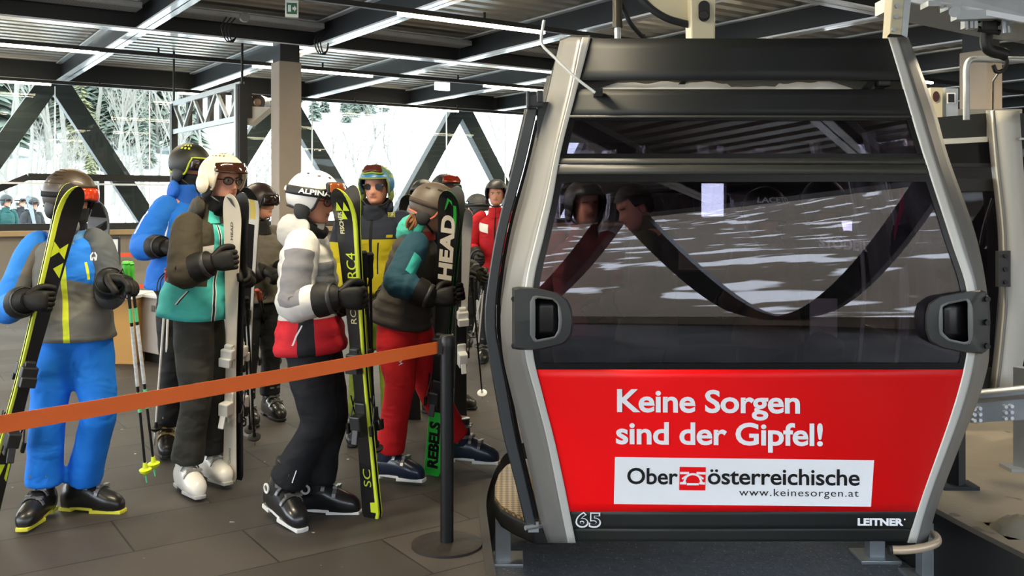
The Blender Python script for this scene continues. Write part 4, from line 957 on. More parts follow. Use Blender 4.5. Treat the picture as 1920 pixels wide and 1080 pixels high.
def jacket(p, m, sm=None, hem=.12, w=1.0, puff=None, sr=(.078, .07, .062, .05), smi=None, collar=None, hood=None, amp=.05, ch=.075, sleeves=True, d=1.0):
    J, N = p.J, 12; sc = p.sc; pel, nb = J['pel'], J['neck']; up = p.up; sm = sm or m
    fs0 = (p.F - up*p.F.dot(up)).normalized()
    shw = (J['shR'] - J['shL']).length/2
    key = [(-hem, .2*w, .172*d, .172), (0, .188*w, .158*d, .16), (.22, .17*w, .138*d, .135), (.5, .185*w, .148*d, .14), (.74, max(.17, shw*1.02)*w, .142*d, .135), (.88, shw*.98, .115*d, .12), (.97, shw*.62, .085, .095), (1.03, .078, .075, .08)]
    L = (nb - pel).length; ts = [k[0]/L if k[0] < 0 else k[0] for k in key]
    fine = cat_vals(ts, 5); hws = cat_vals([k[1] for k in key], 5); hds = cat_vals([k[2] for k in key], 5); hbs = cat_vals([k[3] for k in key], 5)
    bow = J.get('bow', 0.0); rs = []; vt = []
    for t, hw, hd, hb in zip(fine, hws, hds, hbs):
        c = pel + (nb - pel)*t - p.F*(bow*sin(pi*min(1, max(0, t))))
        lt = p.lat_h.lerp(p.lat_s, min(1, max(0, t))).normalized(); v = (t - fine[0])/(fine[-1] - fine[0])
        q = 1.0
        if puff and t < .9: q = 1 + puff[1]*(abs(sin(pi*puff[0]*v))**.55 - .5)
        seg = 48; ring = oval(c, lt, fs0, hw*sc*q, hd*sc*q, seg, 2.35, hb*sc*q)
        if amp:
            for j, pt in enumerate(ring):
                dd = (pt - c); ring[j] = c + dd*(1 + amp*noise.noise(V3((pt.x*7, pt.y*7, pt.z*15))) + amp*.5*noise.noise(pt*24))
        rs.append(ring); vt.append(v)
    mb = MB(); mb.rings(rs, (True, True), True, 0, vt, flip=True)
    o = mb.build('jacket', m, p.o, smooth=180); p.jacket = o
    if sleeves:
        for s in 'RL':
            a, b, c = J['sh'+s], J['el'+s], J['el'+s].lerp(J['wr'+s], .76)
            inn = a.lerp(nb, .42); path = [inn, a.lerp(nb, .1), a.lerp(b, .3), a.lerp(b, .72), b, b.lerp(c, .35), b.lerp(c, .72), c]
            rr = [.055, sr[0]*.95, sr[0], (sr[0]+sr[1])/2, sr[1], sr[1]*.97, sr[2], sr[3]]
            path = cat_path(path, 5); rr = cat_vals(rr, 5)
            mb = MB(); mb.tube(path, [x*sc for x in rr], 20, (True, True), 0, ref=p.F*-1 + UP*.05, amp=amp*1.5, seed=3.0 if s == 'R' else 9.0, puff=puff and (puff[0]*.9, puff[1]*1.1))
            mb.build('sleeve', (smi or {}).get(s, sm), o, smooth=180)
    if collar:
        c0 = nb + up*.0; rs = []
        for k, (z, q) in enumerate(((-.03, 1.25), (0, 1.08), (ch*.55, .96), (ch, .93), (ch, .82), (ch*.3, .8))):
            rs.append(oval(c0 + p.hu*z + p.F*(.008 + z*.12), p.lat_s, p.F, .083*q, .083*q, 32, 2, .086*q))
        mb = MB(); mb.rings(rs, (False, False), True, 0, flip=True); mb.build('collar', collar, o, smooth=180)
    if hood:                                               # hood lying on the upper back
        c = nb - p.F*.075 + up*.0; mb = MB(); rs = []
        for k in range(13):
            a = pi*(k/12); x = cos(a)
            q = c + p.lat_s*(.125*x) + p.F*(.10*abs(x)**1.6) + up*(.03*abs(x) + .03)
            r0 = (.014 + .062*sin(a)); t_ = (p.lat_s*-sin(a)).normalized() if sin(a) > .1 else p.F*-1
            ring = [q + (p.F*-cos(b)*1.0 + up*sin(b)*1.15)*r0*(1 + .12*noise.noise(q*20 + V3((b, 0, 0)))) for b in [2*pi*i/14 for i in range(14)]]
            rs.append(ring)
        mb.rings(rs, (True, True)); mb.build('hood', hood, o, smooth=180)
    return o
def trousers(p, m, r=(.098, .078, .076, .082), hipw=.165, remesh=.014, low=.165, bend=None):
    J = p.J; mb = MB(); pel = J['pel']; sc = p.sc
    rs = [oval(pel + UP*z, p.lat_h, p.F, hipw*a*sc, .135*b*sc, 28, 2.3) for z, a, b in ((.07, .86, .86), (.0, 1, 1), (-.06, 1.02, 1.03), (-.12, .9, .92), (-.17, .6, .7))]
    mb.rings(rs, flip=True)
    for s in 'RL':
        h, k, a = J['hip'+s], J['kn'+s], J['an'+s]; e = k + (a - k)*max(.1, 1 - (low - .09)/max(.1, (a-k).length))
        path = cat_path([h + UP*.06, h.lerp(k, .25), h.lerp(k, .65), k, k.lerp(e, .4), k.lerp(e, .75), e], 6); rr = cat_vals([r[0]*.95, r[0]*1.04, r[0]*.92, r[1], r[2], (r[2]+r[3])/2, r[3]], 6)
        mb.tube(path, [q*sc for q in rr], 20, amp=.075, seed=1.5 if s == 'R' else 6.0)
    o = mb.build('trousers', m, p.o, smooth=180, remesh=remesh); p.trousers = o
    return o
def glove(p, s, d, n, m, curl=55, open_=0.0, sc=1.05, cuff=None, name='glove', droop=0):
    """d: where the fingers point, n: where the palm faces"""
    w = p.J['wr'+s]; d = d.normalized(); n = (n - d*n.dot(d)).normalized(); sd = d.cross(n); kx = sd.copy()
    side = 1 if s == 'R' else -1; sd = sd*side                # thumb side
    e = p.J['el'+s]; ad = (w - e).normalized()
    mb = MB(); mb.tube([w - ad*.105, w - ad*.06, w - ad*.02, w + d*.012], [.072*sc, .070*sc, .058*sc, .042*sc], 18, amp=.04)
    k0 = w - d*.01; rs = []
    for t, hw, ht in ((0, .03, .024), (.02, .037, .027), (.05, .046, .028), (.08, .048, .026), (.1, .045, .022), (.108, .036, .014)):
        rs.append(oval(k0 + d*(t*sc), sd, n, hw*sc, ht*sc, 20, 2.6))
    mb.rings(rs)
    for i, L in enumerate((.074, .083, .079, .062)):
        b = k0 + d*(.092*sc) + sd*((.0345 - .023*i)*sc); q = b; dd = d; path = [b - d*.015]
        for k, f in enumerate((.45, .32, .25)):
            c = R_(curl*(1.0, 1.05, .8)[k] + (i*4 - 6)*open_); dd = dd*cos(c) + kx.cross(dd)*sin(c)
            dd.normalize(); path.append(q); q = q + dd*(L*f*sc)
        path.append(q); mb.tube(cat_path(path, 3), [.0135*sc]*(3*(len(path)-1)+1), 9, round_end=True)
    b = k0 + d*.025*sc + sd*.032*sc; t1 = (sd*.62 + d*.62 + n*.48).normalized(); q1 = b + t1*.045*sc; t2 = (d*.75 + n*.65 + sd*.1).normalized(); q2 = q1 + t2*.034*sc; q3 = q2 + (d*.6 + n*.8 - sd*.2).normalized()*.024*sc
    mb.tube(cat_path([b - t1*.02, b, q1, q2, q3], 3), [.016*sc]*13, 10, round_end=True)
    o = mb.build(name, m, p.o, smooth=60)
    mb = MB(); c = w - ad*.03; mb.tube([c - ad*.014, c + ad*.014], .063*sc, 18, (False, False)); mb.build('wrist_strap', cuff or mat('strap_grey', '2c2c2c', .5), o, solid=.003)
    return o
def boot(p, s, toe, shell, sole, buck, cuffm=None, sc=1.0, flex=.0):
    J = p.J; a = J['an'+s]; t = V3((toe.x, toe.y, 0)).normalized(); r = t.cross(UP); pitch = toe.z
    t = (t + UP*pitch).normalized(); u = r.cross(t)
    g = a - u*(.085*sc)                                     # sole level under the ankle
    mb = MB(); rs = []
    for x, hw, top in ((-.095, .030, .105), (-.085, .040, .13), (-.04, .046, .15), (.02, .048, .155), (.07, .052, .15), (.12, .055, .125), (.165, .054, .105), (.2, .046, .09), (.22, .034, .07), (.228, .018, .05)):
        rs.append([g + t*(x*sc) + r*(q[0]*hw*sc) + u*((.016 + (top - .016)*q[1])*sc) for q in [(cos(b), .5 + .5*sin(b)*(1 if sin(b) < 0 else 1)) if sin(b) > 0 else (cos(b)*1.0, .5 + .5*max(-1, sin(b)*1.5)) for b in [2*pi*k/24 for k in range(24)]]])
    mb.rings(rs); o = mb.build('ski_boot', shell, p.o, smooth=55)
    kn = J['kn'+s]; cd = (kn - a).normalized(); cd = (cd*.6 + u*.7 + t*.12).normalized()
    mb = MB(); rs = []
    for z, hl, hw in ((.0, .07, .05), (.06, .068, .05), (.12, .066, .05), (.17, .072, .056), (.175, .06, .046)): rs.append(oval(g + u*(.1*sc) + cd*(z*sc) - t*.008, r, t, hw*sc, hl*sc, 22, 2.3))
    mb.rings(rs, flip=True); mb.build('cuff', cuffm or shell, o, smooth=50)
    mb = MB()
    for x0, x1, w0, w1 in ((-.1, -.03, .036, .04), (.075, .232, .05, .03)):
        mb.prism([g + t*(x*sc) + r*(y*sc) for x, y in ((x0, -w0), (x1, -w1), (x1 + .006, 0), (x1, w1), (x0, w0))], u*(.02*sc))
    mb.prism([g + t*(x*sc) + r*(y*sc) + u*.014*sc for x, y in ((-.04, -.036), (.09, -.045), (.09, .045), (-.04, .036))], u*.02)
    mb.build('sole', sole, o, smooth=0, bevel=.004)
    for k, (x, z, hw) in enumerate(((.06, .155, .052), (.115, .127, .055), (None, .06, .052), (None, .125, .052))):
        mb = MB()
        if x is not None: c = g + t*(x*sc) + u*(z*sc)
        else: c = g + u*(.1*sc) + cd*(z*sc) + t*(.058*sc)
        arc = [c + r*(hw*1.02*sc*sin(b)) - (u if x is not None else t)*(.055*sc*(1 - cos(b))*.9) + (u if x is not None else t)*.004 for b in [-1.35 + 2.7*i/8 for i in range(9)]]
        for q0, q1 in zip(arc, arc[1:]): mb.beam(q0, q1, .018*sc, .006, (u if x is not None else t))
        for q in (arc[2], arc[5]): mb.box(q + (u if x is not None else t)*.006, .028*sc, .02*sc, .012*sc, (r, t, u))
        mb.build('buckle', buck, o, smooth=0)
    return o
HW, HD, HH = .119, .14, .13
def hpt(p, az, el, off=0.0):          # a point on the helmet: azimuth 0 = forward, positive to the wearer's right
    c = p.J['head'] + p.hu*.022 - p.hf*.004
    k = HS*getattr(p, 'hsc', 1.0)
    return c + p.hr*((HW*k+off)*cos(el)*sin(az)) + p.hf*((HD*k+off)*cos(el)*cos(az)) + p.hu*((HH*k+off)*sin(el))
HS = 1.0
def hedge(az):
    c = cos(az); s = max(0, min(1, (c - .35)/.3)); s = s*s*(3-2*s); b = max(0, min(1, (-c - .2)/.5))
    return R_(-34)*(1 - s)*(1 - b) + R_(16)*s + R_(-30)*b*(1 - s)
def helmet(p, m, rim=None, pads=None, vents=None, visor=None, name='helmet', ridge=None):
    mb = MB(); rs = []
    for i in range(19):
        ring = []
        for j in range(56):
            az = 2*pi*j/56 + pi; e0 = hedge(az); el = lerp(pi/2*.995, e0, i/18); q = hpt(p, az, el)
            if i == 18: q = q - (q - p.J['head']).normalized()*.004
            ring.append(q)
        rs.append(ring)
    mb.rings(rs, (True, False), vt=[1 - i/18 for i in range(19)], flip=True)
    if ridge: pass
    o = mb.build(name, m, p.o, smooth=180, solid=.016, recalc=True); p.helmet = o
    mb = MB(); path = [hpt(p, 2*pi*j/56, hedge(2*pi*j/56) + .02, .002) for j in range(57)]; mb.tube(path, .0065, 6); mb.build('rim', rim or BLACK, o)
    for s in (-1, 1):
        mb = MB(); c = p.J['head'] + p.hr*(s*.096) - p.hf*.012 - p.hu*.05; mb.ball(c, .019, .045, .053, (p.hr, p.hf, p.hu), 16, 10); mb.build('ear_pad', pads or BLACK, o)
        mb = MB(); mb.tube(cat_path([c - p.hu*.03 + p.hf*.02, p.J['head'] + p.hr*(s*.058) + p.hf*.05 - p.hu*.118, p.J['head'] + p.hf*.045 - p.hu*.128], 4), .007, 6); mb.build('chin_strap', BLACK, o)
    for az, el, w, h in (vents or []):
        mb = MB(); mb.grid([[hpt(p, R_(az) + a*w, R_(el) + b*h, .0025) for a in (-1, -.3, .3, 1)] for b in (-1, 1)]); mb.build('vent', BLACK if not isinstance(vents, tuple) else vents, o, smooth=0)
    return o
def patch(p, az0, az1, el0, el1, off, m, par, name, th=.004, na=16, ne=6, round_=0.0, arch=0.0):
    mb = MB(); g = []
    for i in range(ne+1):
        row = []
        for j in range(na+1):
            a = j/na; az = lerp(az0, az1, a); e = lerp(el0 + arch*(1 - abs(2*a-1)), el1, i/ne)
            sh = round_*(1 - (1 - abs(2*a - 1)**4))  # lower corners rise
            e = lerp(e, (el0 + el1)/2, sh)
            row.append(hpt(p, R_(az), R_(e), off))
        g.append(row)
    mb.grid(g, flip=True); return mb.build(name, m, par, smooth=180, solid=th)
def goggles(p, lens, frame, strap=None, el=(-18, 14), off=.004, spread=52, strapel=None):
    fr = patch(p, -spread-5, spread+5, el[0]-4, el[1]+4, off, frame, p.o, 'goggles', .02, round_=.25, arch=9)
    patch(p, -spread, spread, el[0], el[1], off+.008, lens, fr, 'lens', .006, round_=.3, arch=9)
    if strap:
        se = strapel or ((el[0]+el[1])/2 - 5, (el[0]+el[1])/2 + 7)
        patch(p, spread, 360-spread, se[0], se[1], .004, strap, fr, 'strap', .003, 40, 2)
    return fr
def glasses(p, frame, lens, dark=False):
    o = None; c = p.J['head'] + p.hf*.1 + p.hu*.0
    mb = MB(); mb.tube([c - p.hr*.012 + p.hu*.006, c + p.hr*.012 + p.hu*.006], .003, 6)
    for s in (-1, 1):
        q = c + p.hr*(s*.036) - p.hf*.008
        mb.tube([q + p.hr*(.027*cos(b)) + p.hu*(.02*sin(b)) - p.hf*(s*.008*cos(b)) for b in [2*pi*k/20 for k in range(21)]], .0035, 6)
        mb.tube([q + p.hr*(s*.027) + p.hu*.006, p.J['head'] + p.hr*(s*.082) + p.hu*.008 + p.hf*.01], .003, 6)
    o = mb.build('glasses', frame, p.o)
    for s in (-1, 1):
        q = c + p.hr*(s*.036) - p.hf*.008; mb = MB(); mb.prism([q + p.hr*(.026*cos(b)) + p.hu*(.019*sin(b)) - p.hf*(s*.008*cos(b)) for b in [2*pi*k/20 for k in range(20)]], p.hf*.002); mb.build('lens', lens, o, smooth=0)
def neckwarmer(p, m, up=.0, name='neck_warmer'):
    mb = MB(); c = p.J['head'] - p.hu*.12 - p.hf*.015; nb = p.J['neck']; rs = [oval(c + p.hu*(.075+up) + p.hf*.02, p.hr, p.hf, .078, .094, 30, 2.2), oval(c + p.hu*.03 + p.hf*.02, p.hr, p.hf, .074, .096, 30, 2.2), oval(c - p.hu*.01 + p.hf*.01, p.hr, p.hf, .075, .086, 30, 2.2), oval(c.lerp(nb, .6), p.hr, p.hf, .08, .085, 30, 2), oval(nb, p.lat_s, p.F, .09, .09, 30, 2)]
    mb.rings(rs, (False, False), flip=True); return mb.build(name, m, p.o, smooth=180)
def htext(p, s, az0, az1, el0, el1, m, par, bold=.03, off=.006, name='lettering'):
    mb = MB(); text(mb, s, lambda u, v: hpt(p, R_(lerp(az0, az1, u)), R_(lerp(el0, el1, v)), off), bold); return mb.build(name, m, par, smooth=0)
def stand(x, y, h, F, z=0.0, wide=.12):     # joints of somebody simply standing (h: bare height)
    F = V3((F.x, F.y, 0)).normalized(); Rt = F.cross(UP); b = V3((x, y, z)); k = h/1.75; j = {}
    j['head'] = b + UP*(1.665*k + .02) + F*.03; j['neck'] = b + UP*1.475*k; j['pel'] = b + UP*.97*k
    for s, q in (('R', 1), ('L', -1)):
        j['sh'+s] = b + UP*1.43*k + Rt*(q*.185*k); j['el'+s] = b + UP*1.14*k + Rt*(q*.25*k) + F*.02; j['wr'+s] = b + UP*1.06*k + Rt*(q*.16*k) + F*.22
        j['hip'+s] = b + UP*.92*k + Rt*(q*.09); j['kn'+s] = b + UP*.52*k + Rt*(q*.1) + F*.03; j['an'+s] = b + UP*.09 + Rt*(q*wide)
    return j
# ------------------------------------------------------------------ skis and poles
def ski(label, tip, tail, nrm, top, side, base, w=1.0, group=None, toe='2a2a2a', rise=.06, bind=True, brake=None, bpos=.44, letters=None, tipcol=None):
    """nrm: the way the top sheet faces"""
    ax = (tip - tail); L = ax.length; ax.normalize(); n = (nrm - ax*nrm.dot(ax)).normalized(); r = ax.cross(n)
    o = thing('ski', label, 'ski', tail, group); N = 60; rs = []; vt = []
    def cen(t):
        q = max(0, (t - .87)/.13); return tail + ax*(L*t) + n*(rise*q*q)
    def half(t):
        x = lerp(.047, .034, min(1, t/.4)**.8) if t < .4 else lerp(.034, .056, max(0, (t - .45)/.45)**1.3 if t > .45 else 0)
        if t > .93: x = .056*math.sqrt(max(.0, 1 - ((t - .93)/.07)**2.2))
        if t < .008: x *= .8
        return max(.004, x)*w
    for i in range(N+1):
        t = i/N if i < 48 else .8 + .2*(1 - (1 - (i-48)/12)**1.7); c = cen(t); h = half(t); th = .011 if t < .85 else lerp(.011, .006, (t-.85)/.15)
        rs.append([c + r*h + n*th*.7, c + r*h*.93 + n*th, c - r*h*.93 + n*th, c - r*h + n*th*.7, c - r*h, c + r*h]); vt.append(t)
    mb = MB(); n6 = 6
    mb.rings(rs, (True, True), True, lambda i, j: (0 if j in (0, 1, 2) else (1 if j in (3, 5) else 2)), vt)
    body = mb.build('ski_body', [top, side, base], o, smooth=30)
    o['L'] = L
    fr = lambda t, x, z: cen(t) + r*(x*w) + n*(.011 + z)
    if bind:
        bm = toe if not isinstance(toe, str) else mat('binding_' + toe, toe, .4, .1, .1)
        for nm, t0, parts in (('toe_binding', bpos + .085, ((0, 0, .12, .062, .018), (.02, 0, .06, .075, .045), (.05, 0, .05, .05, .03))), ('heel_binding', bpos - .085, ((0, 0, .16, .06, .016), (-.01, 0, .075, .06, .07), (-.055, 0, .07, .045, .045)))):
            c = fr(t0, 0, 0); mb = MB()
            for a, b, l, ww, h in parts: mb.box(c + ax*a + r*b + n*(h/2), l, ww, h, (ax, r, n))
            bb = mb.build(nm, bm, o, smooth=0, bevel=.007)
            mb = MB(); 
            if nm == 'heel_binding': mb.beam(c + ax*-.03 + n*.06, c + ax*-.11 + n*.085, .035, .012, n); mb.build('lever', bm, bb, smooth=0, bevel=.004)
            else: mb.box(c + ax*-.02 + n*.05, .05, .07, .026, (ax, r, n)); mb.build('jaw', bm, bb, smooth=0, bevel=.004)
        bk = brake or mat('brake_steel', '2b2b2b', .35, .4)
        for s in (-1, 1):
            c = fr(bpos - .05, s*.05, 0); mb = MB(); mb.tube([c + ax*.05, c - n*.03 - ax*.04 + r*s*.01, c - n*.06 - ax*.1 + r*s*.012], .004, 6); mb.box(c - n*.065 - ax*.11 + r*s*.012, .05, .014, .022, (ax, r, n)); mb.build('brake_arm', bk, o, smooth=40)
    def put(s, t0, t1, m, hw=.6, bold=.03, flip=False, name='lettering', off=0):
        mb = MB(); d = -1 if flip else 1
        text(mb, s, lambda u, v: fr(lerp(t0, t1, u), (off + (v-.5)*hw*.1)*-d if not flip else (off + (v-.5)*hw*.1), .0015), bold); mb.build(name, m, body, smooth=0)
    def shape(pts, m, name='mark'):
        mb = MB(); mb.add([fr(t, x, .0012) for t, x in pts], [list(range(len(pts)))]); mb.build(name, m, body, smooth=0)
    return o, put, shape
def pole(label, top, bot, shaft, grip, basket, group=None, bands=None, br=.045, lower=None, tipb=.07):
    o = thing('ski_pole', label, 'ski pole', bot, group); ax = (bot - top); L = ax.length; ax.normalize(); s = ax.orthogonal().normalized()
    mb = MB(); mb.tube([top + ax*.02, bot - ax*.05], [.008, .0065], 10); mb.build('shaft', shaft, o)
    mb = MB(); mb.tube(cat_path([top - ax*.01, top + ax*.02, top + ax*.06, top + ax*.115, top + ax*.13], 4), cat_vals([.015, .018, .0145, .0155, .011], 4), 12); mb.ball(top, .02, .02, .012, seg=12, rg=6); g = mb.build('grip', grip, o)
    mb = MB(); mb.tube(cat_path([top + ax*.01, top + s*.05 + ax*.06, top + s*.055 + ax*.14, top + s*.015 + ax*.16, top + ax*.03], 5), .004, 5); mb.build('strap', BLACK, g)
    b = bot - ax*tipb; mb = MB(); mb.tube([b - ax*.035, b - ax*.005, b, b + ax*.01, b + ax*.03], [.009, .013, br, br*.95, .009], 16); mb.build('basket', basket, o, smooth=50)
    mb = MB(); mb.tube([bot - ax*.06, bot], [.007, .003], 8); mb.build('tip', lower or GALV, o)
    if bands:
        for t, l, m in bands:
            mb = MB(); q = top + ax*(L*t); mb.tube([q, q + ax*l], .0092, 10); mb.build('band', m, o)
    return o
# ================================================================== the skiers
def j(x, y, Y): return P(x, y, Y)
def D(x, y, z=0): return V3((x, y, z))
NEON = 'd6e43a'
M_blk = cloth('cloth_black', '17181a'); M_glove = cloth('glove_black', '151412', wrinkle=.3, rough=.6)
M_bootblk = mat('boot_black', '1b1a18', .35, 0, .1, coat=.2); M_bucks = mat('buckle_silver', '8e8e8c', .35, .7)
M_yel = mat('sole_yellow', 'd6d040', .5); M_whs = mat('sole_white', 'dcdad4', .5)
M_lensO = mat('lens_orange', 'd2401a', .12, .25, .2, 20, coat=.6); M_lensD = mat('lens_dark', '2a1a14', .1, .3, coat=.6)
M_neon = mat('neon_yellow', 'cfe02c', .4); M_green = mat('ski_green', '38c24a', .4)
M_skib = mat('ski_black', '131313', .3, 0, .05, coat=.4); M_base = mat('ski_base', '0e0e0e', .5); M_skiL = mat('ski_black_left_neon', '131313', .3, 0, .05, coat=.4, regions=[('d2df3c', [(1,0,-.305)])]); M_skiR = mat('ski_black_right_neon', '131313', .3, 0, .05, coat=.4, regions=[('d2df3c', [(-1,0,.19)])]); M_edgey = mat('ski_neon_edge', 'd2df3c', .4)
# ---- skier with blue and grey jacket (left)
J = dict(head=j(131,372,4.70), neck=j(127,440,4.74), shR=j(64,462,4.70), shL=j(186,456,4.76), elR=j(14,578,4.62), wrR=j(50,563,4.40), elL=j(207,552,4.72), wrL=j(206,524,4.44),
         pel=j(137,590,4.76), hipR=j(108,640,4.74), hipL=j(170,640,4.78), knR=j(90,770,4.70), knL=j(186,772,4.74), anR=j(80,936,4.72), anL=j(152,925,4.86))
p1 = person('person in blue and grey ski jacket with bright blue trousers and orange goggles', J, D(.22,-.97), D(.88,-.47,-.05))
GREY = '74746f'; BLUE = '227be0'
jm = cloth('jacket_blue_grey', GREY, [(BLUE, [(1,0,-.0), (-1,0,.215), (.6,1,-.585)]), (BLUE, [(0,1,-.93)]), ('5d6266', [(1,0,-.165), (-1,0,.23), (0,1,-.7), (0,-1,.9)]), ('8c8b84', [(-1,0,.05), (0,1,-.9)]),
     (NEON, [(-1,0,.009)]), (NEON, [(1,0,-.991)]), (NEON, [(1,0,-.085), (-1,0,.098), (0,1,-.57), (0,-1,.73)])])
sR = cloth('sleeve_blue', '2f85e0', [('80786c', [(-1,0,.5), (0,-1,.34)]), (GREY, [(-1,0,.5), (0,1,-.34)])]); sL = cloth('sleeve_grey', '565b5f')  # tan top of the right sleeve: warm lamp tint put into the grey cloth
jacket(p1, jm, sR, .115, 1.0, smi={'L': sL}, collar=cloth('collar_lightblue', '5b8fc4'), ch=.085, sr=(.075,.074,.068,.056))
trousers(p1, cloth('trousers_blue', '1c7ce4'), (.106, .088, .086, .09), .17)
glove(p1, 'R', D(.97,-.05,-.05), D(.1,.95,-.1), M_glove, 62); glove(p1, 'L', D(.86,-.2,-.02), D(.05,-.25,-1), M_glove, 28)
boot(p1, 'R', D(.06,-1), M_bootblk, M_yel, M_bucks, sc=1.0); boot(p1, 'L', D(.98,-.18), M_bootblk, M_yel, M_bucks, sc=1.05)
helmet(p1, mat('helmet_brown', '3a2d1f', .45, 0, .1, coat=.1), cloth('pad_brown', '2f2418'), vents=[(150,30,.12,.03),(120,38,.12,.03),(90,46,.1,.03),(-150,30,.12,.03)])
for k in range(5): patch(p1, 60, 250, 24 + 11*k, 25.5 + 11*k, .002, mat('helmet_groove', '2a2016', .6), p1.helmet, 'groove', .002, 20, 1)
goggles(p1, M_lensO, mat('goggle_frame_black', '141414', .5), cloth('strap_black', '141414', wrinkle=0))
neckwarmer(p1, cloth('neck_grey', '2c2d2e'))
mb = MB(); c = p1.J['neck'] + D(.04,-.115,-.0); mb.ball(c + UP*.045, .075, .03, .06); mb.build('collar_flap', cloth('flap_grey', '77797a'), p1.jacket)
# spider-like white chest mark
mb = MB(); c = j(176, 481, 4.595)
for s in (-1, 1):
    mb.tube([c + D(s*.004,0,.02), c + D(s*.014,-.003,.005), c + D(s*.012,-.004,-.018)], .0035, 6); mb.tube([c + D(s*.003,0,-.002), c + D(s*.008,-.003,-.02)], .003, 6)
mb.build('chest_mark', mat('print_white', 'f1f1f1'), p1.jacket)
t0, b0 = j(141,346,4.50), j(-30,1000,4.50); nn = D(.7,-.71)
sk, put, shape = ski('black and neon ski with orange goggled skier at far left, top sheet facing right', t0, b0, nn, M_skiL, M_edgey, M_base, 1.0, rise=.05, bpos=.37)
for k in range(3): shape([(.79 + .0*k, -.03), (.79 + .045, -.03), (.79 + .0225, .01)], M_neon) if k == 0 else shape([(.835 - .02*k*0 - (.0 if k == 1 else .055), .035 if k == 1 else .035), (.79 if k == 1 else .735, .035), ((.8125 if k == 1 else .76), -.005)], M_neon)
shape([(.15,.035),(.3,.03),(.3,.022),(.16,.022)], M_neon); shape([(.1,-.02),(.2,.01),(.2,-.02)], M_neon)
n2 = -nn
sk, put, shape = ski('black and neon ski with orange goggled skier at far left, the one turned away underneath', t0 - nn*.014, b0 - nn*.014, n2, M_skib, M_edgey, M_base, 1.0, rise=.05, bpos=.37)
pole_m = mat('pole_black', '1b1b1b', .35, .2); G_ = mat('grip_green', '4bb83a', .5); Wb = mat('print_white', 'f1f1f1'); Gb = mat('band_green', '63d08a', .45)
for k, (a, b) in enumerate((((236,494,4.47), (275,905,4.62)), ((244,495,4.53), (291,893,4.70)))):
    pole('green gripped ski pole held by the blue and grey skier, %s basket' % ('nearer left' if k == 0 else 'farther right'), j(*a), j(*b), pole_m, G_, M_neon, bands=[(.2,.07,Gb), (.28,.3,mat('pole_white_print', 'c9cbc9', .4, 0, .5, 60)), (.58,.1,Gb)], br=.03, lower=Gb)
# silver tipped ski standing behind him
s_, put, shape = ski('silver and black ski standing behind the blue and grey skier', j(188,374,5.25), j(166,895,5.40), D(.1,-1), mat('ski_silver', '9a9c9f', .25, .6, .4, 9), M_skib, M_base, 1.05, bind=False)
shape([(.94,-.04),(.94,.045),(.99,.02),(.995,-.01)], M_skib); shape([(.86,-.045),(.9,.045),(.93,.045),(.89,-.045)], M_skib)
# ---- tall skier in the blue jacket
J = dict(head=j(356,312,6.05), neck=j(345,372,6.05), shR=j(308,392,5.92), shL=j(372,388,6.2), elR=j(270,462,5.85), wrR=j(306,462,5.68), elL=j(400,470,6.2), wrL=j(400,460,5.9),
         pel=j(335,510,6.05), hipR=j(325,560,6.0), hipL=j(355,560,6.15), knR=j(325,690,5.95), knL=j(385,690,6.15), anR=j(312,818,5.98), anL=j(402,818,6.0))
p2 = person('tall person in bright blue jacket and black helmet behind the teal and olive jacket', J, D(.8,-.5), D(.9,-.3,-.1), sc=1.05)
bl = cloth('jacket_bright_blue', '1f70cf', [('e8e8e8', [(1,0,-.80), (-1,0,.812), (0,1,-.55), (0,-1,.75)])])
jacket(p2, bl, cloth('sleeve_bright_blue', '1f70cf', [('e4e4e2', [(1,0,-.77), (-1,0,.80), (0,1,-.25), (0,-1,.55)])]), .1, 1.0, collar=cloth('collar_blue', '1a58b4'), hood=cloth('hood_blue', '1c60be'), ch=.09, sr=(.085,.085,.072,.055))
trousers(p2, M_blk); glove(p2, 'R', D(.9,-.3,-.1), D(0,.8,-.5), M_glove, 45); glove(p2, 'L', D(.9,-.2,0), D(0,.5,-.8), M_glove, 45)
for s in 'RL': boot(p2, s, D(.35,-.93), M_bootblk, BLACK, mat('buckle_gold', 'a58a5a', .35, .6))
helmet(p2, mat('helmet_black', '202019', .5, 0, .05), mat('rim_lime', 'b6c832', .5), vents=None)
for r_ in range(2):
    for k in range(3): patch(p2, 60 + 14*k - 6*r_, 67 + 14*k - 6*r_, 42 + 13*r_, 49 + 13*r_, .003, M_neon, p2.helmet, 'yellow_mark', .002, 2, 2)
goggles(p2, M_lensD, mat('goggle_frame_black', '141414', .5)); neckwarmer(p2, M_blk)
Wp = mat('pole_white', 'd8d5d0', .4)
for k, (a, b) in enumerate((((314,505,5.75), (289,836,5.85)), ((318,505,5.82), (306,830,5.95)))):
    pole('white ski pole behind the olive trousers, %s of the two' % ('leaning further left' if k == 0 else 'more upright'), j(*a), j(*b), Wp, mat('grip_red', 'a83828', .5), BLACK, br=.04, tipb=.12)
